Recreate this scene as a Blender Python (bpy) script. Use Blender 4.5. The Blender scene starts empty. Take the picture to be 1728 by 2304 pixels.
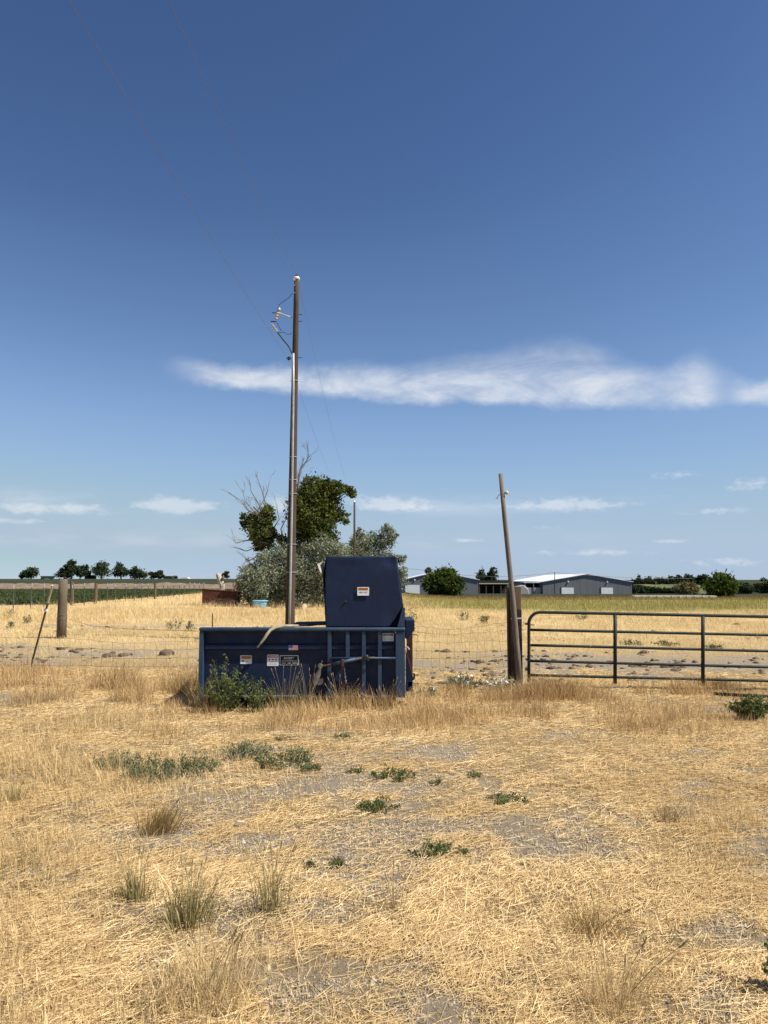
import bpy, bmesh, math, random
import numpy as np
from mathutils import Vector, Matrix

rng = np.random.default_rng(7)
random.seed(7)
R = math.radians
sc = bpy.context.scene
C = sc.collection

# ------------------------------------------------------------------ camera, sky, sun, exposure
H, F, PITCH = 1.8, 1664.0, math.atan(151 / 1664)
cam = bpy.data.cameras.new('camera')
cam.sensor_fit = 'VERTICAL'; cam.sensor_height = 36.0; cam.sensor_width = 27.0
cam.lens = 26.0; cam.clip_start = 0.05; cam.clip_end = 9000
camo = bpy.data.objects.new('camera', cam); C.objects.link(camo)
camo.location = (0, 0, H); camo.rotation_euler = (R(90) + PITCH, 0, 0)
sc.camera = camo
sc.render.engine = 'CYCLES'
sc.cycles.use_denoising = True
sc.cycles.max_bounces = 6
sc.cycles.transparent_max_bounces = 8
sc.view_settings.view_transform = 'Standard'
sc.view_settings.look = 'None'
sc.view_settings.gamma = 1.0
sc.view_settings.use_curve_mapping = False
sc.view_settings.exposure = 0.88

SUN = Vector((0.57, -0.19, 0.80)).normalized()
sl = bpy.data.lights.new('sun', 'SUN'); sl.energy = 4.4; sl.angle = R(0.53); sl.color = (1.0, 0.95, 0.86)
slo = bpy.data.objects.new('sun', sl); C.objects.link(slo)
slo.rotation_euler = (-SUN).to_track_quat('-Z', 'Y').to_euler(); slo.location = (20, -8, 30)


def ray(px, py):
    u = (px - 864) / F; v = (1152 - py) / F
    cp, sp = math.cos(PITCH), math.sin(PITCH)
    return Vector((u, cp - v * sp, sp + v * cp))


def at(px, py, Y):
    d = ray(px, py); return Vector((0, 0, H)) + d * (Y / d.y)


def G(px, py):
    d = ray(px, py); return Vector((0, 0, H)) + d * (H / -d.z)


def ang(px, py):
    d = ray(px, py).normalized(); return math.atan2(d.x, d.y), math.asin(d.z)


w = bpy.data.worlds.new('World'); sc.world = w; w.use_nodes = True
nt = w.node_tree; nt.nodes.clear()
N = nt.nodes.new; L = nt.links.new


def wm(op, a, b=None, c=None, clamp=False):
    n = N('ShaderNodeMath'); n.operation = op; n.use_clamp = clamp
    for i, v in enumerate((a, b, c)):
        if v is None: continue
        if isinstance(v, (int, float)): n.inputs[i].default_value = v
        else: L(v, n.inputs[i])
    return n.outputs[0]


def wsm(v, a, b):
    n = N('ShaderNodeMapRange'); n.interpolation_type = 'SMOOTHSTEP'
    L(v, n.inputs['Value']); n.inputs['From Min'].default_value = a; n.inputs['From Max'].default_value = b
    return n.outputs[0]


sky = N('ShaderNodeTexSky'); sky.sky_type = 'NISHITA'; sky.sun_disc = False
sky.sun_elevation = math.asin(SUN.z); sky.sun_rotation = math.atan2(SUN.x, SUN.y)
sky.altitude = 700; sky.air_density = 1.0; sky.dust_density = 0.0; sky.ozone_density = 4.0
# camera response for the clear sky, the same in every direction (deep blue overhead, soft shoulder towards the bright horizon)
SKS = 0.0742
n8 = N('ShaderNodeVectorMath'); n8.operation = 'SCALE'; n8.inputs[3].default_value = 1 / 8; L(sky.outputs[0], n8.inputs[0])
cv = N('ShaderNodeRGBCurve'); L(n8.outputs[0], cv.inputs['Color'])
for ch, ins, outs in ((0, (.117, .147, .319, .60, .97), (.067, .104, .296, .415, .435)), (1, (.212, .266, .527, .80, 1.02), (.136, .203, .460, .545, .552)), (2, (.429, .508, .823, 1.0), (.330, .425, .700, .665))):
    cu_ = cv.mapping.curves[ch]; kk = .1366 * 8
    cu_.points[0].location = (0, 0); cu_.points[1].location = (1, outs[-1] / kk + .03)
    for a_, b_ in zip(ins, outs): cu_.points.new(min(a_ / kk, .99), b_ / kk)
cv.mapping.update()
hs = N('ShaderNodeVectorMath'); hs.operation = 'SCALE'; hs.inputs[3].default_value = 8.0; L(cv.outputs[0], hs.inputs[0])
tc = N('ShaderNodeTexCoord'); sx = N('ShaderNodeSeparateXYZ'); L(tc.outputs['Generated'], sx.inputs[0])
U = wm('ARCTAN2', sx.outputs[0], sx.outputs[1]); V = wm('ARCSINE', sx.outputs[2])


def wnoise(su, sv, scale, detail, rough, off=0.0, dist=0.0):
    c = N('ShaderNodeCombineXYZ'); L(wm('MULTIPLY', U, su), c.inputs[0]); L(wm('MULTIPLY', V, sv), c.inputs[1]); c.inputs[2].default_value = off
    n = N('ShaderNodeTexNoise'); n.inputs['Scale'].default_value = scale; n.inputs['Detail'].default_value = detail
    n.inputs['Roughness'].default_value = rough; n.inputs['Distortion'].default_value = dist
    L(c.outputs[0], n.inputs['Vector']); return n.outputs[0]


# long cirrus: centre line v = a + b u + c u^2 through points read off the photograph
pts = [ang(x, y) for x, y in ((400, 842), (560, 850), (800, 868), (1000, 885), (1300, 900), (1500, 893), (1720, 880))]
cc = np.polyfit([p[0] for p in pts], [p[1] for p in pts], 2)
vc = wm('ADD', wm('MULTIPLY', wm('ADD', wm('MULTIPLY', U, float(cc[0])), float(cc[1])), U), float(cc[2]))
warp = wm('SUBTRACT', wnoise(1, 1.3, 8.0, 9, 0.68, 1.3), 0.5)
dv = wm('ADD', wm('SUBTRACT', V, vc), wm('MULTIPLY', warp, 0.045))
lo = wsm(dv, -0.019, -0.002)
def wgauss(px, wpx, am):
    d_ = wm('MULTIPLY', wm('SUBTRACT', U, ang(px, 850)[0]), F / wpx)
    return wm('MULTIPLY', wm('EXPONENT', wm('MULTIPLY', wm('MULTIPLY', d_, d_), -1.0)), am)


hump = wm('ADD', wm('ADD', wgauss(1270, 170, 1.0), wgauss(820, 220, 0.30)), wm('ADD', wgauss(1580, 60, 0.55), wgauss(1050, 160, 0.35)))
top = wm('ADD', 0.019, wm('MULTIPLY', hump, 0.050))
hi = wm('SUBTRACT', 1.0, wsm(wm('DIVIDE', dv, top), 0.15, 1.15))
ur = wm('MULTIPLY', wsm(U, -0.31, -0.19), wm('SUBTRACT', 1.0, wsm(U, 0.75, 1.1)))
ur = wm('MULTIPLY', ur, wm('SUBTRACT', 1.0, wm('ADD', wgauss(1632, 34, 0.7), wgauss(1500, 40, 0.25))))
streak = wsm(wnoise(1, 2.8, 6.0, 10, 0.63, 7.7, 0.6), 0.30, 0.60)
fine = wsm(wnoise(1, 2.0, 18, 8, 0.62, 2.2, 0.4), 0.25, 0.72)
dens = wm('MULTIPLY', wm('MULTIPLY', lo, hi), wm('MULTIPLY', ur, wm('MULTIPLY_ADD', streak, 0.64, 0.36)))
cirrus = wm('MULTIPLY', dens, wm('MULTIPLY_ADD', fine, 0.40, 0.58))
# small fair-weather clouds low over the horizon
acc = None
blobs = [(100, 1146, 90, 10, .8), (175, 1140, 45, 12, .7), (370, 1136, 75, 19, 1.0), (440, 1138, 60, 10, .7), (627, 1134, 28, 20, 1.0),
         (860, 1132, 75, 16, 1.0), (930, 1142, 60, 10, .8), (1270, 1134, 70, 14, .9), (1370, 1136, 60, 10, .8), (1190, 1140, 70, 8, .7),
         (1525, 1068, 45, 8, .85), (1660, 1092, 22, 13, .8), (1713, 1090, 18, 14, .8), (1340, 1243, 105, 7, .95), (1500, 1218, 45, 4, .6),
         (1210, 1187, 60, 5, .6), (1600, 1150, 80, 7, .55), (60, 1173, 70, 5, .5), (1640, 1265, 120, 9, .55), (1050, 1215, 90, 5, .4),
         (-350, 1140, 160, 14, .8), (-900, 1120, 200, 14, .8), (2150, 1130, 200, 16, .8), (2900, 1100, 300, 16, .8)]
for bx_, by_, rx_, ry_, am in blobs:
    u0, v0 = ang(bx_, by_)
    du = wm('MULTIPLY', wm('SUBTRACT', U, u0), F / rx_); dw = wm('MULTIPLY', wm('SUBTRACT', V, v0), F / ry_)
    g = wm('MULTIPLY', wm('EXPONENT', wm('MULTIPLY', wm('ADD', wm('MULTIPLY', du, du), wm('MULTIPLY', dw, dw)), -0.8)), am)
    acc = g if acc is None else wm('ADD', acc, g)
puff = wnoise(1, 1.9, 38, 7, 0.62, 3.3)
puff2 = wnoise(1, 1.6, 95, 5, 0.6, 8.3)
er = wm('ADD', wm('MULTIPLY_ADD', puff, 2.6, -1.30), wm('MULTIPLY_ADD', puff2, 1.0, -0.5))
cum = wsm(wm('ADD', acc, wm('MULTIPLY', er, wsm(acc, 0.02, 0.35))), 0.20, 1.15)
def wband(v0, wv, am, off):
    d_ = wm('MULTIPLY', wm('SUBTRACT', V, v0), 1 / wv)
    return wm('MULTIPLY', wm('EXPONENT', wm('MULTIPLY', wm('MULTIPLY', d_, d_), -1.0)), wm('MULTIPLY', wsm(wnoise(1, 4, 5, 6, .6, off), .42, .66), am))


veil = wm('ADD', wband(.098, .012, .34, 5.5), wband(.050, .010, .28, 9.1))
mask = wm('ADD', wm('ADD', wm('MULTIPLY', cirrus, 0.98), veil), wm('MULTIPLY', cum, 0.56), clamp=True)
mx = N('ShaderNodeMix'); mx.data_type = 'RGBA'; L(mask, mx.inputs[0]); L(hs.outputs[0], mx.inputs[6]); mx.inputs[7].default_value = (5.6, 5.9, 6.4, 1)
bg = N('ShaderNodeBackground'); bg.inputs['Strength'].default_value = SKS; L(mx.outputs[2], bg.inputs['Color'])
wo = N('ShaderNodeOutputWorld'); L(bg.outputs[0], wo.inputs[0])


# ------------------------------------------------------------------ helpers
def s2l(r, g, b):
    f = lambda c: (c / 255) / 12.92 if c <= 10 else (((c / 255) + .055) / 1.055) ** 2.4
    return (f(r), f(g), f(b), 1)


def sstep(x, a, b):
    t = np.clip((np.asarray(x, float) - a) / (b - a), 0, 1); return t * t * (3 - 2 * t)


_perm = np.random.default_rng(3).random((256, 256))


def vnoise(x, y):
    x = np.asarray(x, float); y = np.asarray(y, float)
    xi = np.floor(x).astype(int); yi = np.floor(y).astype(int)
    fx = x - xi; fy = y - yi; fx = fx * fx * (3 - 2 * fx); fy = fy * fy * (3 - 2 * fy)
    p = lambda i, j: _perm[i & 255, j & 255]
    return (p(xi, yi) * (1 - fx) + p(xi + 1, yi) * fx) * (1 - fy) + (p(xi, yi + 1) * (1 - fx) + p(xi + 1, yi + 1) * fx) * fy


def fbm(x, y, o=4):
    s = 0; a = .5; t = 0
    x = np.asarray(x, float); y = np.asarray(y, float)
    for i in range(o):
        s = s + a * vnoise(x * 2 ** i + 17.3 * i, y * 2 ** i + 5.1 * i); t += a; a *= .5
    return s / t


def terrain(x, y):
    x = np.asarray(x, float); y = np.asarray(y, float)
    drop = -0.0143 * np.clip(y - 30, 0, 270) * sstep(x, -12, 14)
    rise = 1.95 * sstep(y, 150, 420) * (1 - sstep(x, -30, 10))
    near = sstep(y, 300, 60)
    b = (fbm(x * .35 + 9, y * .35) - .5) * .10 + (fbm(x * 1.7, y * 1.7 + 4) - .5) * .035
    return drop + rise + b * np.clip(near, .0, 1) * 1.0


def tz(x, y): return float(terrain(x, y))


def gp(px, Y):
    z = 0
    for _ in range(3):
        d = Y * math.cos(PITCH) + (z - H) * math.sin(PITCH); x = (px - 864) / F * d; z = tz(x, Y)
    return Vector((x, Y, z))


def link(name, me, mat=None, parent=None, smooth=False):
    o = bpy.data.objects.new(name, me); C.objects.link(o)
    if mat is not None and len(me.materials) == 0: me.materials.append(mat)
    if smooth:
        me.polygons.foreach_set('use_smooth', np.ones(len(me.polygons), bool))
    if parent is not None:
        o.parent = parent
        o.matrix_parent_inverse = Matrix.Translation(-Vector(parent.get('_w', (0, 0, 0))))
        o['_w'] = (0.0, 0.0, 0.0)
    elif len(me.vertices):
        n = len(me.vertices); co = np.empty(n * 3, np.float32); me.vertices.foreach_get('co', co); co = co.reshape(-1, 3)
        c = np.array([(co[:, 0].min() + co[:, 0].max()) / 2, (co[:, 1].min() + co[:, 1].max()) / 2, co[:, 2].min()])
        co -= c.astype(np.float32); me.vertices.foreach_set('co', co.ravel()); me.update()
        o.location = c; o['_w'] = tuple(float(v) for v in c)
    return o


def thing(name, label, cat, loc, group=None):
    o = bpy.data.objects.new(name, None); C.objects.link(o); o.location = loc
    o.empty_display_size = .2
    o['_w'] = tuple(float(v) for v in loc); o['label'] = label; o['category'] = cat
    if group: o['group'] = group
    return o


def tag(o, label=None, cat=None, group=None, kind=None):
    for k, v in (('label', label), ('category', cat), ('group', group), ('kind', kind)):
        if v: o[k] = v
    return o


def npmesh(name, v, f, tone=None, extra=None):
    v = np.ascontiguousarray(v, np.float32); f = np.ascontiguousarray(f, np.int32)
    me = bpy.data.meshes.new(name); k = f.shape[1]
    me.vertices.add(len(v)); me.vertices.foreach_set('co', v.ravel())
    me.loops.add(f.size); me.loops.foreach_set('vertex_index', f.ravel())
    me.polygons.add(len(f)); me.polygons.foreach_set('loop_start', np.arange(0, f.size, k, dtype=np.int32))
    me.update(calc_edges=True)
    for nm, arr in (('tone', tone), *((extra or {}).items())):
        if arr is not None:
            a = me.attributes.new(nm, 'FLOAT', 'POINT'); a.data.foreach_set('value', np.ascontiguousarray(arr, np.float32))
    return me


class MB:
    """collects simple solids into one mesh"""
    def __init__(s): s.bm = bmesh.new()

    def box(s, x0, x1, y0, y1, z0, z1, bev=0.0, rot=None, piv=None):
        r = bmesh.ops.create_cube(s.bm, size=1.0); vs = r['verts']
        for v in vs: v.co = Vector(((x0 + x1) / 2 + v.co.x * (x1 - x0), (y0 + y1) / 2 + v.co.y * (y1 - y0), (z0 + z1) / 2 + v.co.z * (z1 - z0)))
        if bev:
            es = list({e for v in vs for e in v.link_edges})
            r2 = bmesh.ops.bevel(s.bm, geom=es, offset=bev, segments=2, profile=.6, affect='EDGES'); vs = list({v for f in r2['faces'] for v in f.verts} | {v for v in vs if v.is_valid})
        if rot is not None:
            p = Vector(piv) if piv is not None else Vector(((x0 + x1) / 2, (y0 + y1) / 2, (z0 + z1) / 2))
            for v in vs: v.co = p + rot @ (v.co - p)
        return s

    def prism(s, poly, y0, y1, bev=0.0):
        """poly: (x,z) outline extruded along y"""
        a = [s.bm.verts.new((x, y0, z)) for x, z in poly]; b = [s.bm.verts.new((x, y1, z)) for x, z in poly]
        n = len(poly); fs = [s.bm.faces.new(a), s.bm.faces.new(b[::-1])]
        for i in range(n): fs.append(s.bm.faces.new((a[i], b[i], b[(i + 1) % n], a[(i + 1) % n])))
        bmesh.ops.recalc_face_normals(s.bm, faces=fs)
        if bev: bmesh.ops.bevel(s.bm, geom=list({e for f in fs for e in f.edges}), offset=bev, segments=1, affect='EDGES')
        return s

    def tube(s, path, rad, n=8, cap=True, wob=0.0):
        path = [Vector(p) for p in path]; rads = rad if isinstance(rad, (list, tuple, np.ndarray)) else [rad] * len(path)
        rings = []; pu = None
        for i, p in enumerate(path):
            t = (path[min(i + 1, len(path) - 1)] - path[max(i - 1, 0)]).normalized()
            u = pu - t * pu.dot(t) if pu is not None else (Vector((0, 0, 1)).cross(t) if abs(t.z) < .9 else Vector((1, 0, 0)).cross(t))
            u = u.normalized(); pu = u; v = t.cross(u)
            rings.append([s.bm.verts.new(p + (u * math.cos(2 * math.pi * k / n) + v * math.sin(2 * math.pi * k / n)) * rads[i] * (1 + wob * (random.random() - .5))) for k in range(n)])
        for a, b in zip(rings, rings[1:]):
            for k in range(n): s.bm.faces.new((a[k], a[(k + 1) % n], b[(k + 1) % n], b[k]))
        if cap: s.bm.faces.new(rings[0][::-1]); s.bm.faces.new(rings[-1])
        return s

    def lathe(s, base, axis, prof, n=16):
        """prof: (radius, height) along axis"""
        base = Vector(base); t = Vector(axis).normalized()
        u = (Vector((0, 0, 1)).cross(t) if abs(t.z) < .9 else Vector((1, 0, 0)).cross(t)).normalized(); v = t.cross(u)
        rings = [[s.bm.verts.new(base + t * h + (u * math.cos(2 * math.pi * k / n) + v * math.sin(2 * math.pi * k / n)) * max(r, 1e-4)) for k in range(n)] for r, h in prof]
        for a, b in zip(rings, rings[1:]):
            for k in range(n): s.bm.faces.new((a[k], a[(k + 1) % n], b[(k + 1) % n], b[k]))
        s.bm.faces.new(rings[0][::-1]); s.bm.faces.new(rings[-1])
        return s

    def build(s, name, mat, parent=None, smooth=False):
        me = bpy.data.meshes.new(name); s.bm.normal_update(); s.bm.to_mesh(me); s.bm.free()
        o = link(name, me, mat, parent)
        if smooth:
            for p in me.polygons: p.use_smooth = len(p.vertices) <= 4
        return o


# ------------------------------------------------------------------ materials
def mat(name):
    m = bpy.data.materials.new(name); m.use_nodes = True; t = m.node_tree
    return m, t, t.nodes['Principled BSDF'], t.nodes['Material Output']


def noise(t, scale, detail=4, rough=.6, vec=None, dist=0):
    n = t.nodes.new('ShaderNodeTexNoise'); n.inputs['Scale'].default_value = scale; n.inputs['Detail'].default_value = detail
    n.inputs['Roughness'].default_value = rough; n.inputs['Distortion'].default_value = dist
    if vec is not None: t.links.new(vec, n.inputs['Vector'])
    return n.outputs[0]


def mapr(t, v, a, b, c=0, d=1):
    n = t.nodes.new('ShaderNodeMapRange'); n.inputs['From Min'].default_value = a; n.inputs['From Max'].default_value = b
    n.inputs['To Min'].default_value = c; n.inputs['To Max'].default_value = d; t.links.new(v, n.inputs['Value']); return n.outputs[0]


def mixc(t, f, a, b, mode='MIX'):
    n = t.nodes.new('ShaderNodeMix'); n.data_type = 'RGBA'; n.blend_type = mode
    for i, v in ((0, f), (6, a), (7, b)):
        if isinstance(v, (int, float)): n.inputs[i].default_value = v
        elif isinstance(v, tuple): n.inputs[i].default_value = v
        else: t.links.new(v, n.inputs[i])
    return n.outputs[2]


def pos(t, sc_=(1, 1, 1), world=True):
    if world: g = t.nodes.new('ShaderNodeNewGeometry').outputs['Position']
    else: g = t.nodes.new('ShaderNodeTexCoord').outputs['Object']
    m = t.nodes.new('ShaderNodeMapping'); m.inputs['Scale'].default_value = sc_; t.links.new(g, m.inputs['Vector']); return m.outputs[0]


def bump(t, b, h, strength=.3, dist=.02):
    n = t.nodes.new('ShaderNodeBump'); n.inputs['Strength'].default_value = strength; n.inputs['Distance'].default_value = dist
    t.links.new(h, n.inputs['Height']); t.links.new(n.outputs[0], b.inputs['Normal'])


def attr(t, nm):
    n = t.nodes.new('ShaderNodeAttribute'); n.attribute_name = nm; return n.outputs['Fac']


def simple(name, col, rough=.6, metal=0., col2=None, nscale=6, bumps=0., bscale=60, stretch=(1, 1, 1), spec=.3):
    m, t, b, o = mat(name)
    b.inputs['Roughness'].default_value = rough; b.inputs['Metallic'].default_value = metal; b.inputs['Specular IOR Level'].default_value = spec
    if col2 is None: col2 = tuple(c * .72 for c in col[:3]) + (1,)
    p = pos(t, stretch)
    t.links.new(mixc(t, mapr(t, noise(t, nscale, 6, .65, p), .35, .65), col, col2), b.inputs['Base Color'])
    if bumps: bump(t, b, noise(t, bscale, 5, .6, p), bumps, .01)
    return m


def foliage(name, a, b_, transl=.3, c=None, rough=.6, nscale=.8):
    """thin leaf/blade: diffuse plus light through it; tone 0..1 picks between two hues of the plant"""
    m, t, b, o = mat(name); t.nodes.remove(b)
    tone = attr(t, 'tone'); col = mixc(t, tone, a, b_)
    if c is not None: col = mixc(t, mapr(t, noise(t, nscale, 3, .5, pos(t)), .42, .62), col, c)
    d = t.nodes.new('ShaderNodeBsdfDiffuse'); tr = t.nodes.new('ShaderNodeBsdfTranslucent'); ms = t.nodes.new('ShaderNodeMixShader')
    ms.inputs[0].default_value = transl; t.links.new(col, d.inputs[0]); t.links.new(col, tr.inputs[0])
    t.links.new(d.outputs[0], ms.inputs[1]); t.links.new(tr.outputs[0], ms.inputs[2]); t.links.new(ms.outputs[0], o.inputs[0])
    return m


def painted(name, base, worn, rust=.25, rough=.45):
    m, t, b, o = mat(name); p = pos(t); ps = pos(t, (5, 5, 1.0))
    col = mixc(t, mapr(t, noise(t, 1.6, 8, .7, p), .35, .7), base, worn)
    dust = mapr(t, noise(t, 7, 8, .75, ps), .50, .76, 0, .42); col = mixc(t, dust, col, tuple(c * 1.6 + q for c, q in zip(worn[:3], (.012, .011, .009))) + (1,))
    col = mixc(t, mapr(t, noise(t, 55, 3, .6, p), .68, .74, 0, .5), col, tuple(c * 2 + .02 for c in worn[:3]) + (1,))
    if rust: col = mixc(t, mapr(t, noise(t, 11, 9, .75, p), .66, .72, 0, rust), col, (.10, .035, .015, 1))
    t.links.new(col, b.inputs['Base Color']); b.inputs['Specular IOR Level'].default_value = .35
    t.links.new(mapr(t, noise(t, 9, 5, .6, p), .3, .7, rough - .1, rough + .2), b.inputs['Roughness'])
    bump(t, b, noise(t, 30, 4, .6, p), .06, .01)
    return m


def chipped(*a_, **k_):
    """painted tube with small pale chips and droppings"""
    m = painted(*a_, **k_); t = m.node_tree; b = t.nodes['Principled BSDF']; l_ = b.inputs['Base Color'].links[0].from_socket
    c = mixc(t, mapr(t, noise(t, 17, 3, .5, pos(t)), .70, .73), l_, (.42, .42, .38, 1)); t.links.new(c, b.inputs['Base Color']); return m


def woodmat(name, a, b_, crack=.9, rough=.85):
    m, t, b, o = mat(name); p = pos(t, (9, 9, .45), True)
    g = noise(t, 6, 8, .7, p, .4); col = mixc(t, mapr(t, g, .3, .7), a, b_)
    cr = mapr(t, noise(t, 14, 6, .7, pos(t, (7, 7, .18))), .57, .63, 0, crack)
    col = mixc(t, cr, col, tuple(c * .25 for c in a[:3]) + (1,)); t.links.new(col, b.inputs['Base Color'])
    b.inputs['Roughness'].default_value = rough; b.inputs['Specular IOR Level'].default_value = .15
    bump(t, b, g, .6, .01); return m


STRAW_A, STRAW_B = (.90, .69, .37, 1), (.34, .215, .095, 1)
M = {}
M['straw'] = foliage('straw', STRAW_B, STRAW_A, .12, (.58, .41, .20, 1), nscale=.5)
M['drygrass'] = foliage('dry_grass', (.37, .255, .115, 1), (.82, .65, .36, 1), .25, (.62, .46, .23, 1), nscale=.45)
M['bronze'] = foliage('bronze_grass', (.32, .195, .085, 1), (.66, .47, .24, 1), .25)
M['tuft'] = foliage('bunch_grass', (.22, .14, .055, 1), (.48, .34, .15, 1), .25)
M['tuftgreen'] = foliage('greenish_bunch_grass', (.12, .13, .045, 1), (.42, .33, .15, 1), .25)
M['pasture'] = foliage('olive_grass', (.22, .20, .06, 1), (.44, .36, .13, 1), .3, (.34, .27, .09, 1), nscale=.06)
M['dock'] = foliage('rusty_dock', (.15, .085, .035, 1), (.34, .23, .10, 1), .2)
M['weed'] = foliage('green_weed', (.045, .075, .022, 1), (.14, .185, .070, 1), .3, (.16, .165, .06, 1), nscale=22)
M['bluegreen'] = foliage('blue_green_weed', (.05, .085, .05, 1), (.13, .17, .09, 1), .25, (.19, .18, .085, 1), nscale=18)
M['crop'] = foliage('crop_leaf', (.038, .056, .022, 1), (.088, .112, .046, 1), .3)
M['leaf'] = foliage('cottonwood_leaf', (.026, .042, .012, 1), (.155, .175, .045, 1), .32)
M['silver'] = foliage('silver_leaf', (.10, .12, .068, 1), (.33, .35, .245, 1), .2)
M['farleaf'] = foliage('far_leaf', (.026, .040, .019, 1), (.066, .084, .038, 1), .2)
M['bushleaf'] = foliage('bush_leaf', (.030, .052, .012, 1), (.105, .135, .030, 1), .3)
M['brownweed'] = foliage('brown_weed', (.10, .085, .04, 1), (.26, .21, .10, 1), .25)
M['crumb'] = foliage('soil_crumb', (.16, .125, .090, 1), (.46, .385, .295, 1), 0.0)
M['petal'] = foliage('white_petal', (.7, .68, .62, 1), (.85, .84, .8, 1), .3)
M['navy'] = painted('navy_paint', (.0018, .0088, .034, 1), (.0034, .0140, .049, 1), .14, .5)
M['navyrail'] = painted('navy_rail_paint', (.014, .032, .068, 1), (.034, .060, .100, 1), .40, .45)
M['steel'] = simple('grey_steel', (.22, .23, .25, 1), .5, .5, (.12, .10, .09, 1), 9)
M['pale'] = simple('bare_bent_steel', (.42, .41, .40, 1), .5, .2, (.30, .28, .26, 1), 9)
M['rust'] = simple('rust', (.11, .036, .018, 1), .9, 0, (.040, .016, .011, 1), 4, .4, 40)
M['rust2'] = simple('rusty_clamp', (.115, .045, .026, 1), .85, 0, (.055, .030, .022, 1), 20)
M['rubber'] = simple('tan_strap', (.38, .335, .22, 1), .8, 0, (.22, .19, .12, 1), 14)
M['black'] = simple('black_print', (.012, .012, .013, 1), .5)
M['white'] = simple('white_print', (.78, .78, .76, 1), .5, 0, (.66, .65, .61, 1), 12)
M['orange'] = simple('orange_print', (.55, .17, .03, 1), .5)
M['redp'] = simple('red_print', (.45, .06, .05, 1), .5)
M['bluep'] = simple('blue_print', (.03, .06, .22, 1), .5)
M['pole'] = woodmat('creosote_pole', (.090, .063, .043, 1), (.044, .031, .023, 1))
M['greywood'] = woodmat('weathered_wood', (.225, .185, .142, 1), (.115, .092, .070, 1), .8)
M['postwood'] = woodmat('fence_wood', (.165, .128, .090, 1), (.080, .060, .043, 1), .9)
M['tie'] = woodmat('railway_tie', (.11, .068, .045, 1), (.030, .020, .016, 1), .9)
M['tietop'] = woodmat('railway_tie_worn', (.30, .21, .13, 1), (.13, .085, .055, 1), .9)
M['conduit'] = simple('galvanised', (.40, .41, .42, 1), .55, .3, (.28, .28, .29, 1), 5)
M['ceramic'] = simple('white_porcelain', (.80, .79, .76, 1), .2, 0, (.72, .70, .66, 1), 8, spec=.5)
M['darkmetal'] = simple('dark_metal', (.035, .036, .04, 1), .55, .4)
M['wire'] = simple('line_wire', (.17, .14, .13, 1), .5, .3)
M['fencewire'] = simple('rusty_wire', (.10, .062, .045, 1), .8, .2)
M['gate'] = chipped('green_gate_paint', (.009, .017, .013, 1), (.018, .026, .020, 1), .2, .62)
M['tpost'] = painted('green_tpost_paint', (.035, .055, .040, 1), (.075, .085, .065, 1), .4, .6)
M['cream'] = simple('cream_paint', (.62, .53, .36, 1), .7)
M['tub'] = simple('blue_plastic', (.15, .42, .66, 1), .45, 0, (.22, .48, .68, 1), 5)
M['logend'] = simple('cut_log_end', (.60, .53, .42, 1), .8, 0, (.42, .33, .23, 1), 20)
M['bark'] = woodmat('bark', (.17, .125, .09, 1), (.085, .063, .047, 1))
M['deadwood'] = woodmat('dead_branch', (.20, .17, .14, 1), (.12, .10, .084, 1), .3)
M['soil'] = simple('dark_soil', (.15, .105, .068, 1), 1, 0, (.085, .058, .040, 1), 8, .6, 30)
M['berm'] = simple('bare_earth', (.215, .160, .112, 1), 1, 0, (.125, .090, .062, 1), .9, .8, 2)
M['road'] = simple('pale_gravel_road', (.62, .58, .52, 1), .95, 0, (.54, .50, .44, 1), 2)
M['barnroof'] = simple('white_metal_roof', (.70, .72, .74, 1), .5, 0, (.60, .62, .64, 1), .3)
M['door'] = simple('white_door', (.78, .78, .77, 1), .6, 0, (.70, .70, .69, 1), 1)
M['darkwood_shade'] = simple('dark_wood_and_shade', (.035, .033, .030, 1), .9)  # dark wood and panes; also the shade painted inside the open sheds
M['shedroof'] = simple('dark_green_roof', (.025, .032, .028, 1), .8)
M['farwhite'] = simple('white_siding', (.62, .62, .60, 1), .7)


def barnwall():
    m, t, b, o = mat('grey_corrugated_siding'); p = pos(t, (1, 1, .06))
    wv = t.nodes.new('ShaderNodeTexNoise'); wv.inputs['Scale'].default_value = 1.3; wv.inputs['Detail'].default_value = 5; t.links.new(p, wv.inputs['Vector'])
    t.links.new(mixc(t, mapr(t, wv.outputs[0], .3, .7), (.17, .175, .185, 1), (.105, .108, .118, 1)), b.inputs['Base Color'])
    b.inputs['Roughness'].default_value = .6; return m


M['barn'] = barnwall()


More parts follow.
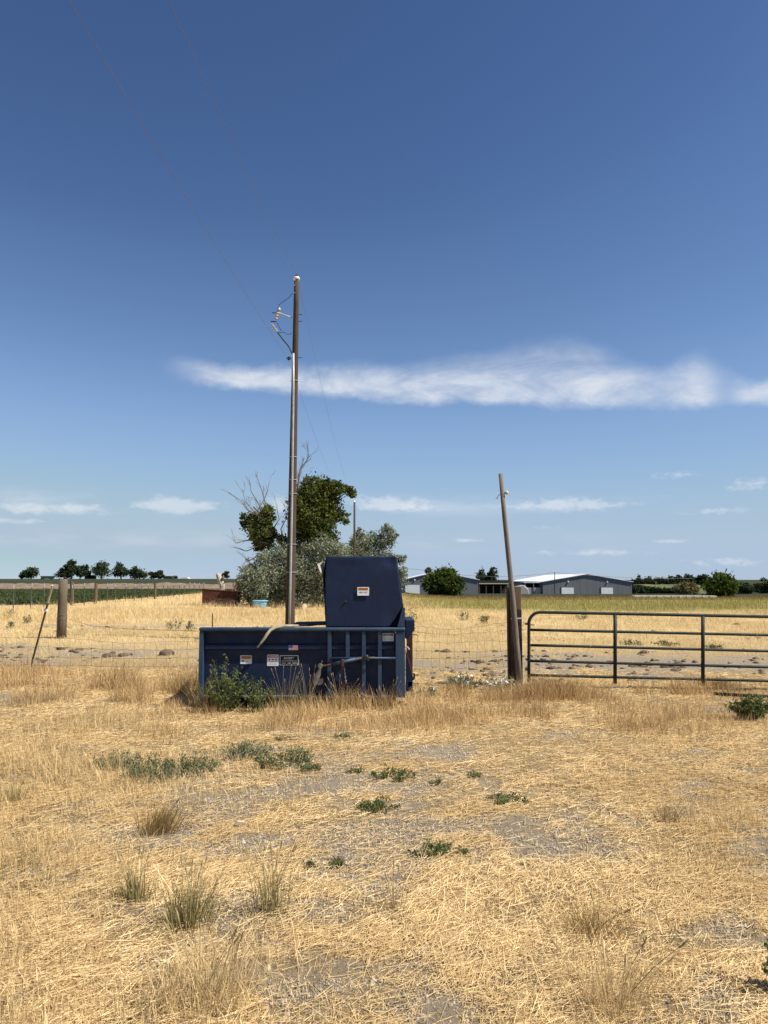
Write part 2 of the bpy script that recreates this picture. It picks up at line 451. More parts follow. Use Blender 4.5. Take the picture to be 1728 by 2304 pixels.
def groundmat():
    m, t, b, o = mat('dry_ground'); p = pos(t)
    b.inputs['Roughness'].default_value = 1; b.inputs['Specular IOR Level'].default_value = .05
    n1 = noise(t, 1.3, 9, .7, p); n2 = noise(t, 22, 8, .75, p); n3 = noise(t, 120, 4, .7, p)
    dirt = mixc(t, mapr(t, n1, .3, .7), (.40, .325, .235, 1), (.30, .235, .165, 1)); dirt = mixc(t, mapr(t, n2, .45, .62, 0, .6), dirt, (.44, .375, .285, 1))
    dirt = mixc(t, mapr(t, n3, .55, .68, 0, .5), dirt, (.13, .10, .075, 1))
    ps = pos(t, (1, 3.2, 1)); s1 = noise(t, 42, 7, .75, ps, .6)
    straw = mixc(t, mapr(t, s1, .38, .62), (.27, .18, .088, 1), (.58, .42, .21, 1)); straw = mixc(t, mapr(t, n2, .5, .66, 0, .5), straw, (.30, .20, .10, 1))
    far = mixc(t, mapr(t, noise(t, .25, 8, .7, p), .35, .65), (.68, .51, .26, 1), (.50, .35, .16, 1))
    col = mixc(t, attr(t, 'bare'), straw, dirt)
    col = mixc(t, attr(t, 'gold'), col, far)
    ol = mixc(t, mapr(t, noise(t, .3, 8, .7, p), .35, .65), (.30, .255, .085, 1), (.215, .195, .065, 1))
    col = mixc(t, attr(t, 'olive'), col, ol)
    gr = mixc(t, mapr(t, noise(t, .05, 6, .6, p), .35, .65), (.030, .036, .020, 1), (.044, .049, .026, 1))
    col = mixc(t, attr(t, 'green'), col, gr)
    t.links.new(col, b.inputs['Base Color'])
    add = t.nodes.new('ShaderNodeMath'); add.operation = 'ADD'; t.links.new(n2, add.inputs[0]); t.links.new(s1, add.inputs[1])
    bump(t, b, add.outputs[0], .9, .05)
    return m


M['ground'] = groundmat()

# ------------------------------------------------------------------ masks of the ground cover (world metres)
bare_spots = [(1250, 1890, 1.15, .75, .9), (1000, 1790, .9, .5, .5), (480, 1905, .75, .35, .8), (330, 1875, .5, .25, .8), (900, 1790, .8, .4, .55), (1120, 1950, .7, .5, .7),
              (1620, 1590, .9, .7, .9), (30, 1575, 1.1, .55, 1.), (1680, 2100, .5, .4, .8), (1480, 2030, .6, .3, .6), (1060, 2270, .45, .25, .7), (860, 1960, .6, .4, .6),
              (1640, 1800, .7, .4, .5), (700, 1640, .9, .4, .5), (760, 2070, .5, .25, .5), (1440, 1720, 1., .4, .4), (640, 1960, .8, .4, .6), (420, 2050, .6, .2, .5), (1320, 2120, .6, .2, .5)]
bare_w = []
for px, py, rx, ry, a in bare_spots: g = G(px, py); bare_w.append((g.x, g.y, rx, ry, a))
bare_w += [(6.5, 16.2, 6, 2.0, .95), (1.0, 15.6, 2.2, 1.3, .7), (-7.0, 18.2, 3.8, 1.9, .58), (-3.2, 15.5, 1.6, .8, .5), (-9, 28.5, 4.5, 1.5, .8), (10, 15.2, 5, 1.3, .9), (1.6, 5.4, 3.2, 2.2, .60), (-.3, 6.4, 2.2, 1.5, .55), (.3, 4.3, 1.5, .6, .4), (-1.6, 5.4, .9, .6, .45)]


def baremask(x, y):
    b = np.zeros_like(np.asarray(x, float))
    for cx, cy, rx, ry, a in bare_w:
        b = np.maximum(b, a * np.exp(-(((x - cx) / rx) ** 2 + ((y - cy) / ry) ** 2) * .9))
    n = fbm(x * 1.5 + 31, y * 1.5 + 7, 5); n2 = fbm(x * .5, y * .5 + 50, 3)
    n3 = fbm(x * 5.5 + 3, y * 5.5 + 71, 3); v = b * 1.05 + (n - .5) * 1.7 + (n2 - .5) * .7 + (n3 - .5) * .7
    return sstep(v, .22, .70)


def ground_sheet():
    ty = np.concatenate([np.arange(-14, 2, 1.), np.arange(2, 14, .11), np.arange(14, 34, .3), np.arange(34, 80, 1.), np.geomspace(80, 6000, 60)])
    tx = np.concatenate([-np.geomspace(14, 4500, 60)[::-1], np.arange(-13.8, 14, .18), np.geomspace(14, 4500, 60)])
    X, Y = np.meshgrid(tx, ty); Z = terrain(X, Y)
    nx, ny = len(tx), len(ty); i = np.arange(nx * ny).reshape(ny, nx)
    f = np.stack([i[:-1, :-1], i[:-1, 1:], i[1:, 1:], i[1:, :-1]], -1).reshape(-1, 4)
    bm_ = baremask(X, Y); lump = (fbm(X * 5, Y * 5, 3) - .5) * .05 * bm_ * (Y < 34); Z = Z + lump
    leftfield = sstep(X, -22.3, -23.3) * sstep(Y, 46, 52)
    gold = np.clip(sstep(Y, 13.5, 24), 0, 1) * (1 - bm_ * .8 * (Y < 34))
    olive = sstep(Y + 4 * (fbm(X * .12, Y * .12) - .5) * 4, 40, 52) * sstep(X, -2 + 0 * Y, 8)
    green = np.maximum(leftfield * sstep(Y, 140, 160), np.maximum(sstep(Y, 128, 140) * sstep(X, -5, 10), sstep(Y, 145, 165)))
    me = npmesh('ground', np.stack([X, Y, Z], -1).reshape(-1, 3), f, None, {'bare': np.maximum(bm_, leftfield * .9).ravel(), 'gold': (gold * (1 - leftfield)).ravel(), 'olive': olive.ravel(), 'green': green.ravel()})
    o = bpy.data.objects.new('ground', me); C.objects.link(o); me.materials.append(M['ground'])
    me.polygons.foreach_set('use_smooth', np.ones(len(f), bool)); o['kind'] = 'structure'; o['label'] = 'dry straw covered ground running out to the fields'


ground_sheet()

# ------------------------------------------------------------------ grass makers
def blades(b, h, lean, wid, seg=2, curve=.5):
    """b (n,3) roots, h heights, lean (n,2) horizontal tip offset, wid widths -> verts, tris"""
    n = len(b); az = rng.random(n) * np.pi; side = np.stack([np.cos(az), np.sin(az), np.zeros(n)], 1) * wid[:, None] * .5
    tip = b + np.concatenate([lean, h[:, None]], 1)
    if seg == 1:
        v = np.stack([b - side, b + side, tip], 1).reshape(-1, 3); f = np.arange(3 * n).reshape(n, 3); return v, f, 3
    mid = b + np.concatenate([lean * (.5 - .5 * curve * .5), h[:, None] * .58], 1)
    v = np.stack([b - side, b + side, mid - side * .8, mid + side * .8, tip], 1).reshape(-1, 3)
    o = np.arange(n)[:, None] * 5
    f = np.concatenate([o + [0, 1, 3], o + [0, 3, 2], o + [2, 3, 4]], 1).reshape(-1, 3)
    return v, f, 5


def sample(n, x0, x1, y0, y1): return np.stack([rng.uniform(x0, x1, n), rng.uniform(y0, y1, n)], 1)


def cone(n, y0, y1, pw=1.0, half=.60, x0=None):
    """points spread over the ground the lens can see plus a margin; pw>0 thins with distance"""
    u = rng.random(n)
    if abs(pw - 2) < 1e-6: y = y0 * (y1 / y0) ** u
    else: e = 2 - pw; y = (y0 ** e + u * (y1 ** e - y0 ** e)) ** (1 / e)
    x = (rng.random(n) * 2 - 1) * (half * y + .5)
    return np.stack([x, y], 1)


def stuff(name, label, v, f, k, tone, m):
    me = npmesh(name, v, f, np.repeat(tone, k)); o = link(name, me, m); tag(o, label, None, None, 'stuff'); return o


# things that stand on the ground keep the grass out of their insides
CX0, CX1, CY0, CY1 = -2.64, .33, 10.58, 12.1


def outside(p, pad=0.0): return ~((p[:, 0] > CX0 - pad) & (p[:, 0] < CX1 + pad) & (p[:, 1] > CY0 - pad) & (p[:, 1] < CY1 + pad))


def z3(p, dz=0.0): return np.concatenate([p, (terrain(p[:, 0], p[:, 1]) + dz)[:, None]], 1)


# flattened straw lying over the yard
def flat_straw():
    p = cone(1050000, 2.7, 15, 1.35); p = p[outside(p)]
    bmk = baremask(p[:, 0], p[:, 1]); clump = fbm(p[:, 0] * 3.1 + 3, p[:, 1] * 3.1, 3)
    p = p[rng.random(len(p)) < np.clip(1.0 - bmk * .80, 0.1, 1) * (.20 + .85 * sstep(clump, .34, .66))]
    n = len(p); y = p[:, 1]
    d = fbm(p[:, 0] * .9, p[:, 1] * .9 + 80, 2) * 3.0 - 1.5 + rng.normal(0, 1.0, n)
    ln = np.where(rng.random(n) < .45, rng.gamma(2.0, .010, n) + .008, rng.gamma(2.6, .026, n) + .02); wd = rng.uniform(.0015, .0032, n) * (1 + .10 * np.clip(y - 3, 0, 12))
    up = np.abs(rng.normal(0, .07, n)) + (rng.random(n) < .04) * rng.random(n) * .8
    ax = np.stack([np.cos(d), np.sin(d), up], 1) * ln[:, None] * .5
    sd = np.stack([-np.sin(d), np.cos(d), rng.normal(0, .8, n)], 1); sd = sd / np.linalg.norm(sd, axis=1)[:, None] * wd[:, None] * .5
    c = z3(p) + np.stack([0 * y, 0 * y, rng.random(n) ** 2 * .022 + .003 + np.abs(ax[:, 2])], 1)
    v = np.stack([c - ax - sd, c - ax + sd, c + ax + sd * .6, c + ax - sd * .6], 1).reshape(-1, 3)
    f = np.arange(4 * n).reshape(n, 4)
    tone = np.clip(rng.normal(.60, .36, n), 0, 1)
    stuff('straw_litter', 'flattened pale straw lying over the yard', v, f, 4, tone, M['straw'])


flat_straw()


def crumbs():
    """loose soil crumbs and pebbles on the bare ground of the yard"""
    p = cone(420000, 2.7, 10.5, 1.5); p = p[outside(p)]; q = baremask(p[:, 0], p[:, 1]); p = p[rng.random(len(p)) < .10 + .38 * q]; n = len(p)
    s = (rng.gamma(1.6, .0016, n) + .0014) * (1 + .06 * (p[:, 1] - 3)); tet = np.array([[1, 0, -.4], [-.5, .87, -.4], [-.5, -.87, -.4], [0, 0, .9]])
    a = rng.random(n) * 6.28; ca, sa = np.cos(a), np.sin(a); v = np.repeat(tet[None], n, 0) * rng.uniform(.6, 1.4, (n, 4, 1))
    v = np.stack([v[..., 0] * ca[:, None] - v[..., 1] * sa[:, None], v[..., 0] * sa[:, None] + v[..., 1] * ca[:, None], v[..., 2]], -1) * s[:, None, None] + (z3(p) + np.stack([0 * s, 0 * s, s * .5 + .002], 1))[:, None]
    f = (np.arange(n)[:, None, None] * 4 + np.array([[0, 1, 3], [1, 2, 3], [2, 0, 3]])[None]).reshape(-1, 3)
    stuff('soil_crumbs', 'loose grey brown soil crumbs on the bare patches of the yard', v.reshape(-1, 3), f, 4, rng.random(n), M['crumb'])


crumbs()


def zone_mask(zs, p):
    """zs rows: px, py, rx m, ry m, weight"""
    mval = np.zeros(len(p))
    for px, py, rx, ry, a in zs:
        g = G(px, py); mval = np.maximum(mval, a * np.exp(-(((p[:, 0] - g.x) / rx) ** 2 + ((p[:, 1] - g.y) / ry) ** 2) * 1.1))
    return mval


def standing(name, label, n, y0, y1, zs, hgt, m, wid=.0042, pw=1.2, seg=2, half=.6, base=0.0, leanf=.55, extra=None, tmean=.55, brk=(.28, .62)):
    p = cone(n, y0, y1, pw, half); p = p[outside(p)]
    k = zone_mask(zs, p) if zs else np.ones(len(p))
    nz = fbm(p[:, 0] * 1.6 + 11, p[:, 1] * 1.6 + 3, 4); k = np.clip(k + base, 0, 1) * sstep(nz, *brk)
    if extra is not None: k = k * extra(p)
    keep = rng.random(len(p)) < k; p = p[keep]; k = k[keep]; n = len(p)
    h = hgt * (.45 + .75 * rng.random(n)) * (.45 + .6 * k) * (.7 + .6 * fbm(p[:, 0] * .8 + 60, p[:, 1] * .8, 2))
    a = fbm(p[:, 0] * .6 + 2, p[:, 1] * .6 + 9, 2) * 7 + rng.normal(0, 1.7, n)
    le = h * np.abs(rng.normal(0, leanf, n)); lean = np.stack([np.cos(a), np.sin(a)], 1) * le[:, None]
    wd = wid * rng.uniform(.6, 1.3, n) * (1 + .055 * np.clip(p[:, 1] - 3, 0, 200))
    v, f, kk = blades(z3(p, -.01), h, lean, wd, seg)
    tn = np.clip(rng.normal(tmean, .36, n) + (fbm(p[:, 0] * .7 + 90, p[:, 1] * .7, 3) - .5) * 1.1, 0, 1)
    return stuff(name, label, v, f, kk, tn, m)


# golden standing grass in the yard
yard = [(90, 1740, 2.0, 2.4, 1.0), (260, 1640, 1.7, 1.0, .9), (20, 1950, .7, 1.2, .9), (60, 2150, .45, .7, .8), (440, 2230, .42, .38, 1.0), (560, 2170, .4, .3, .7), (300, 1780, .9, .6, .7),
        (1330, 2230, .36, .36, 1.0), (1420, 2130, .3, .3, .8), (1250, 2270, .3, .25, .8), (1690, 1890, .55, .8, .8), (1570, 1950, .4, .4, .55), (1660, 1640, .8, .4, .6), (330, 1600, 1.6, .5, .9), (80, 1580, 1.3, .6, .8),
        (560, 1640, 1.2, .5, .6), (900, 1640, 1.5, .45, .55), (1180, 1650, 1.5, .5, .6), (40, 2290, .4, .3, .9)]
standing('golden_grass', 'dry golden grass standing at the left and front of the yard', 120000, 2.8, 12, yard, .19, M['drygrass'], .0030, 1.15)
band = [(540, 1600, .9, .25, .7), (680, 1600, .8, .22, .55), (830, 1598, .9, .25, .7), (560, 1590, 1.3, .35, .9), (780, 1588, 1.3, .42, 1.0), (1000, 1570, 1.5, .55, 1.0), (1200, 1570, 1.4, .62, 1.0), (1400, 1560, 1.3, .65, 1.0), (1520, 1545, .8, .5, 1.0), (1300, 1620, 1.8, .8, .5), (950, 1620, 1.9, .7, .45), (620, 1630, 1.6, .6, .4)]
standing('bronze_grass', 'fine bronze grass along the compactor and gate', 300000, 8.2, 13.5, band, .36, M['bronze'], .0034, 1.0, half=.6, tmean=.66, brk=(.36, .66))
lband = [(200, 1545, 1.6, .5, 1.0), (400, 1550, .8, .55, 1.0), (80, 1520, 1.2, .6, .7), (330, 1500, 1.6, .8, .7), (250, 1580, 1.6, .4, .8)]
standing('fence_line_grass', 'taller brown grass along the fence left of the compactor', 150000, 9.5, 15, lband, .48, M['bronze'], .0036, 1.0, tmean=.46, brk=(.34, .66))
standing('sparse_stems', 'thin scattered dry stems over the yard', 7000, 2.8, 12, None, .10, M['drygrass'], .0030, 1.2, base=.0, leanf=.9)


# dry pasture behind the fence
def pasture_extra(p): return (1 - .92 * baremask(p[:, 0], p[:, 1])) * (.35 + .65 * sstep(p[:, 1] + 6 * (fbm(p[:, 0] * .3, p[:, 1] * .3) - .5), 16, 26))


standing('pasture_straw', 'cropped straw pasture behind the fence', 210000, 12.6, 46, None, .20, M['drygrass'], .0044, 1.5, 1, .62, 0, .9, pasture_extra, .80, (.22, .56))


def tallgold(p): return np.clip(1.2 * sstep(p[:, 1], 28, 34) * (1 - sstep(p[:, 0], -1, 5)) * (1 - sstep(p[:, 0], -21.0, -22.5) * 1.0), 0, 1) * (1 - baremask(p[:, 0], p[:, 1]))


standing('tall_pasture_grass', 'tall pale gold grass before the far fence', 110000, 27, 95, None, .46, M['drygrass'], .0050, 1.8, 1, .62, 0, .5, tallgold, .75)


def olivex(p): return sstep(p[:, 1] + 9 * (fbm(p[:, 0] * .12, p[:, 1] * .12) - .5), 36, 56) * sstep(p[:, 0] + 2.5, -1, 6)


standing('olive_grass', 'olive green hay grass beyond the gate', 130000, 30, 112, None, .45, M['pasture'], .0050, 1.8, 1, .62, 0, .5, olivex, .55)


def dockx(p): return sstep(p[:, 0], 0, 6)


standing('rusty_weed_strip', 'rust brown dock weeds along the far field edge', 42000, 98, 134, None, .42, M['dock'], .0100, 1.0, 1, .60, 0, .3, dockx, .5)


def crop_rows():
    p = []
    for yy in np.arange(52, 116, .85):
        xs = np.arange(-.62 * yy - 4, -23, .34); p.append(np.stack([xs + rng.normal(0, .05, len(xs)), yy + rng.normal(0, .07, len(xs))], 1))
    p = np.concatenate(p); p = np.repeat(p, 5, 0) + rng.normal(0, .06, (len(p) * 5, 2)); n = len(p)
    h = rng.uniform(.18, .42, n); a = rng.random(n) * 6.28; lean = np.stack([np.cos(a), np.sin(a)], 1) * (h * .8)[:, None]
    v, f, k = blades(z3(p), h, lean, rng.uniform(.10, .2, n), 2); stuff('row_crop', 'green row crop in the field beyond the fence', v, f, k, rng.random(n), M['crop'])


crop_rows()


def clods():
    """broken dark soil and dung lumps in the trodden pasture"""
    V = []; Fa = []; k = 0
    p = cone(16000, 13, 30, 1.4, .6); q = baremask(p[:, 0], p[:, 1]) * sstep(fbm(p[:, 0] * .9, p[:, 1] * 1.6 + 20, 3), .45, .62); p = p[rng.random(len(p)) < q * .30]
    ico = bmesh.new(); bmesh.ops.create_icosphere(ico, subdivisions=1, radius=1); iv = np.array([v.co[:] for v in ico.verts]); fi = np.array([[v.index for v in f.verts] for f in ico.faces]); ico.free()
    for x, y in p:
        s = rng.gamma(2, .013) + .010; d = iv * (1 + rng.normal(0, .25, (len(iv), 1))) * [s * rng.uniform(1, 1.8), s * rng.uniform(.8, 1.3), s * .75]
        V.append(d + [x, y, tz(x, y) + s * .12]); Fa.append(fi + k); k += len(iv)
    V = np.concatenate(V); me = npmesh('soil_clods', V, np.concatenate(Fa)); o = link('soil_clods', me, M['soil']); tag(o, 'dark broken soil lumps in the trodden pasture', None, None, 'stuff')


clods()

# ------------------------------------------------------------------ far fields: berm, road, hedge bank
def ridge(name, label, x0, x1, y0, y1, hh, m, nx=260, ny=14, rough=.5, kind='structure', seed=0):
    X, Y = np.meshgrid(np.linspace(x0, x1, nx), np.linspace(y0, y1, ny)); t = (Y - y0) / (y1 - y0)
    Z = terrain(X, Y) - .15 + np.sin(np.pi * t) ** .7 * hh * (1 - rough * .5 + rough * fbm(X * .35 + seed, Y * .6, 4)) * (sstep((X - x0) / (x1 - x0), 0, .05) * (1 - sstep((X - x0) / (x1 - x0), .95, 1)))
    Z = Z + (fbm(X * 1.3, Y * 1.3 + seed, 3) - .5) * .28 * rough
    i = np.arange(nx * ny).reshape(ny, nx); f = np.stack([i[:-1, :-1], i[:-1, 1:], i[1:, 1:], i[1:, :-1]], -1).reshape(-1, 4)
    o = link(name, npmesh(name, np.stack([X, Y, Z], -1).reshape(-1, 3), f), m, None, False); tag(o, label, None, None, kind); return o


ridge('earth_berm', 'long bank of bare tumbled earth behind the row crop', -95, -13, 117, 134, 1.15, M['berm'], 420, 18, .8)
hill = ridge('green_hill', 'low green bank right of the big barn', 100, 124, 272, 322, 3.6, simple('bank_green', (.060, .080, .028, 1), 1, 0, (.125, .125, .05, 1), .12), 90, 16, .25)
a = gp(1425, 124); b = gp(1610, 120)
rd = MB(); 
for i in range(12):
    p = a.lerp(b, i / 11.); q = a.lerp(b, (i + 1) / 11.)
    if i < 11: rd.box(p.x, q.x - .0, p.y - .9, p.y + .9, min(p.z, q.z) - .1, max(p.z, q.z) + .42)
tag(rd.build('gravel_road', M['road']), 'strip of pale gravel road behind the rusty weeds', None, None, 'structure')


# ------------------------------------------------------------------ trees
def leafcloud(blobs_, n, size, clumps=.9, aspect=1.0, droop=0.0, shell=.45, csize=.24):
    """blobs (x,y,z,rx,ry,rz) -> quads; leaves gather in clumps so that light and dark patches form"""
    bl = np.array(blobs_, float); vol = (bl[:, 3] * bl[:, 4] * bl[:, 5]) ** .75; idx = rng.choice(len(bl), n, p=vol / vol.sum())
    nc = max(12, int(n / 38)); ci = rng.choice(len(bl), nc, p=vol / vol.sum())
    d = rng.normal(0, 1, (nc, 3)); d /= np.linalg.norm(d, axis=1)[:, None]; rr = shell + (1 - shell) * rng.random(nc) ** .6
    cen = bl[ci, :3] + d * bl[ci, 3:] * rr[:, None] * rng.uniform(.8, 1.15, (nc, 1)); ctone = rng.normal(0, .16, nc)
    pick = rng.integers(0, nc, n); sp = csize * bl[ci[pick], 3:].mean(1)
    p = cen[pick] + rng.normal(0, 1, (n, 3)) * sp[:, None] * [1, 1, .8]
    loose = rng.random(n) > clumps
    d2 = rng.normal(0, 1, (n, 3)); d2 /= np.linalg.norm(d2, axis=1)[:, None]
    p[loose] = (bl[idx, :3] + d2 * bl[idx, 3:] * rng.random((n, 1)) ** .5)[loose]
    a = rng.normal(0, 1, (n, 3)); a[:, 2] -= droop; a /= np.linalg.norm(a, axis=1)[:, None]
    b = np.cross(a, rng.normal(0, 1, (n, 3))); b /= np.linalg.norm(b, axis=1)[:, None]
    s = size * rng.uniform(.6, 1.35, n); a *= (s * aspect)[:, None]; b *= s[:, None] * .62
    v = np.stack([p - a, p - b * .9, p + a, p + b * .9], 1).reshape(-1, 3); f = np.arange(4 * n).reshape(n, 4)
    tone = np.clip(rng.normal(.45, .2, n) + ctone[pick], 0, 1)
    return v, f, np.repeat(tone, 4)


def tree(name, label, cat, base, blobs_, n, size, leafm, trunks, barkm=None, group=None, **kw):
    t = thing(name, label, cat, base, group)
    mb = MB()
    for path, r0, r1 in trunks:
        k = len(path); mb.tube(path, [r0 + (r1 - r0) * i / (k - 1) for i in range(k)], 7, True, .15)
    mb.build('trunk', barkm or M['bark'], t)
    v, f, tn = leafcloud(blobs_, n, size, **kw); link('crown', npmesh('crown', v, f, tn), leafm, t)
    return t


def pxblobs(lst, Y, dy=1.0, spread=0.0):
    out = []
    for cx, cy, rx, ry in lst:
        k = Y / F; p = at(cx, cy, Y + random.uniform(-1, 1) * spread); out.append((p.x, p.y, p.z, rx * k, (rx + ry) * .5 * k * dy, ry * k))
    return out


YT = 52
P = lambda x, y, Y=YT: at(x, y, Y)
base = gp(668, YT)
tr = tree('cottonwood_tree', 'half dead cottonwood with dark leaves and bare grey limbs behind the utility pole', 'tree', base,
          pxblobs([(712, 1112, 40, 36), (700, 1160, 50, 42), (738, 1150, 30, 40), (720, 1200, 36, 34), (775, 1108, 24, 17), (790, 1106, 14, 12), (750, 1100, 24, 18), (700, 1085, 22, 14), (728, 1090, 16, 14), (765, 1165, 19, 14), (672, 1150, 18, 45), (735, 1222, 22, 22), (690, 1215, 34, 24),
                   (570, 1178, 26, 26), (590, 1195, 28, 28), (602, 1158, 13, 26), (583, 1228, 14, 16), (550, 1170, 10, 14), (622, 1208, 18, 14), (640, 1222, 16, 14), (598, 1222, 20, 24), (612, 1188, 10, 10)], YT, .9, .8),
          24000, .105, M['leaf'],
          [([P(668, 1362), P(664, 1300), P(670, 1240), P(688, 1195), P(705, 1140), P(712, 1100)], .34, .06), ([P(664, 1300), P(640, 1240), P(622, 1205), P(598, 1170), P(570, 1140)], .20, .05),
           ([P(688, 1195), P(720, 1160), P(762, 1118)], .12, .03), ([P(640, 1240), P(655, 1200), P(668, 1150), P(672, 1080)], .16, .06), ([P(622, 1205), P(600, 1222), P(575, 1240)], .08, .03)], shell=.52, csize=.20, clumps=.93)


def deadlimb(mb, path, r0, twig, depth=2):
    path = [Vector(p) for p in path]; k = len(path); r0 *= 1.1; mb.tube(path, [max(r0 * (1 - .85 * i / (k - 1)), .014) for i in range(k)], 5, True)
    def sub(p, d, ln, r, dep):
        e = p + d * ln; m_ = p + d * ln * .5 + Vector((random.uniform(-1, 1), random.uniform(-1, 1), random.uniform(-.3, .8))) * ln * .12
        mb.tube([p, m_, e], [r, r * .7, max(r * .35, .008)], 4, True)
        if dep:
            for _ in range(random.choice((1, 2, 2))):
                dd = (d + Vector((random.uniform(-1, 1), random.uniform(-.6, .6), random.uniform(-.5, .9))) * .8).normalized(); sub(p + (e - p) * random.uniform(.35, .9), dd, ln * random.uniform(.4, .65), r * .6, dep - 1)
    for i in range(1, k):
        for _ in range(twig + 1):
            a_, b_ = path[i - 1], path[i]; t_ = random.random(); d = ((b_ - a_).normalized() + Vector((random.uniform(-1, 1), random.uniform(-.7, .7), random.uniform(-.4, .9))) * .75).normalized()
            sub(a_.lerp(b_, t_), d, random.uniform(.35, .95), max(r0 * .30 * (1 - .6 * i / k), .011), depth - 1)


for pth, r0, tw in (([(612, 1205), (590, 1165), (560, 1150), (540, 1125), (512, 1108)], .06, 2), ([(598, 1170), (585, 1140), (565, 1105), (560, 1075)], .06, 2), ([(598, 1170), (597, 1130), (588, 1100), (575, 1066)], .06, 2),
                    ([(600, 1222), (560, 1215), (530, 1222), (522, 1205)], .05, 2), ([(600, 1240), (560, 1262), (545, 1250)], .05, 2), ([(590, 1165), (570, 1150), (552, 1128), (545, 1100)], .05, 2), ([(590, 1225), (555, 1240), (528, 1232)], .045, 2), ([(612, 1205), (580, 1150), (600, 1112), (606, 1085)], .05, 2), ([(615, 1190), (628, 1168), (622, 1140)], .04, 2), ([(640, 1225), (632, 1190), (645, 1165), (640, 1135)], .05, 2),
                    ([(668, 1150), (671, 1090), (676, 1055), (688, 1040), (696, 1026), (692, 1014)], .085, 3), ([(671, 1100), (685, 1085), (688, 1075)], .04, 1), ([(675, 1210), (700, 1215), (730, 1250), (748, 1245)], .06, 2)):
    mb = MB(); deadlimb(mb, [P(x, y, YT - .6) for x, y in pth], r0, tw); mb.build('dead_limb', M['deadwood'], tr)


def olive_shrub(label, lst, Y, n, stems, size=.060):
    return tree('russian_olive', label, 'shrub', gp(lst[0][0], Y), pxblobs(lst, Y, 1.0, 1.0), n, size, M['silver'], [([at(x, y, Y) for x, y in s], .09, .03) for s in stems], M['bark'], 'silvery shrubs under the cottonwood', aspect=1.5, droop=.4, shell=.5, csize=.20)


olive_shrub('rounded silver grey shrub left of the utility pole', [(615, 1305, 42, 48), (575, 1310, 32, 34), (640, 1255, 32, 32), (600, 1265, 28, 28), (645, 1310, 30, 40), (562, 1275, 16, 16), (552, 1300, 18, 26), (600, 1345, 48, 22), (645, 1345, 34, 22), (565, 1340, 26, 20)], YT - 2, 24000, [[(615, 1362), (600, 1320), (580, 1290)], [(625, 1362), (640, 1320), (640, 1270)]])
olive_shrub('wide silver grey shrub between the pole and the compactor hood', [(700, 1305, 42, 48), (735, 1295, 30, 44), (690, 1250, 34, 30), (730, 1235, 40, 26), (760, 1250, 30, 28), (672, 1290, 22, 40), (765, 1300, 30, 48), (700, 1345, 40, 22), (745, 1342, 36, 24)], YT - 2, 26000, [[(690, 1362), (695, 1320), (690, 1260)], [(715, 1362), (730, 1310), (745, 1250)]])
olive_shrub('feathery silver shrub rising behind the compactor hood', [(868, 1208, 22, 26), (838, 1225, 26, 24), (812, 1225, 22, 26), (800, 1255, 26, 30), (888, 1258, 20, 16), (850, 1265, 40, 28), (900, 1300, 14, 34), (872, 1188, 8, 14), (884, 1205, 10, 12), (806, 1200, 8, 12), (842, 1203, 9, 10), (905, 1256, 12, 8)], 172, 15000, [[(850, 1345), (848, 1280), (865, 1215)], [(830, 1345), (825, 1280), (812, 1230)]], .20)
tree('brown_shrub', 'dry brown green shrub beside the rusty steel box', 'shrub', gp(560, 50.5), pxblobs([(558, 1325, 24, 26), (580, 1335, 22, 22), (545, 1310, 12, 18), (565, 1300, 14, 12)], 50.5, 1, .3), 6000, .06, M['brownweed'], [([at(560, 1360, 50.5), at(555, 1320, 50.5)], .05, .02)])


def low_bush(label, px, Y, wpx, hpx, n, size, m, group=None, name='bush', blobsx=None, **kw):
    b = gp(px, Y); k = Y / F; wm_, hm = wpx * k / 2, hpx * k
    bl = [(b.x, Y, b.z + hm * .45, wm_ * .72, wm_ * .7, hm * .42), (b.x - wm_ * .45, Y, b.z + hm * .40, wm_ * .5, wm_ * .5, hm * .36), (b.x + wm_ * .45, Y, b.z + hm * .42, wm_ * .5, wm_ * .5, hm * .36), (b.x + wm_ * .1, Y, b.z + hm * .72, wm_ * .45, wm_ * .45, hm * .26)]
    st = [([b + Vector((0, 0, -.1)), b + Vector((dx * wm_ * .4, 0, hm * .4)), b + Vector((dx * wm_ * .8, 0, hm * .85))], .045 * wm_, .012 * wm_) for dx in (-.8, -.3, .2, .7)]
    return tree(name, label, 'bush' if name == 'bush' else 'tree', b, bl, n, size, m, st, None, group, **kw)


low_bush('round bright green bush in front of the left grey barn', 998, 160, 84, 62, 9000, .30, M['bushleaf'], aspect=1.4, droop=-.5, csize=.25)
low_bush('loose green bush at the edge of the field on the right', 1624, 128, 70, 54, 6500, .22, M['bushleaf'], aspect=1.5, droop=-.5, csize=.27)
low_bush('grey leafless looking bush before the right tree line', 1545, 230, 60, 28, 3000, .28, M['brownweed'])
low_bush('small dark bush beside the white far building', 1672, 240, 44, 26, 2500, .32, M['farleaf'])


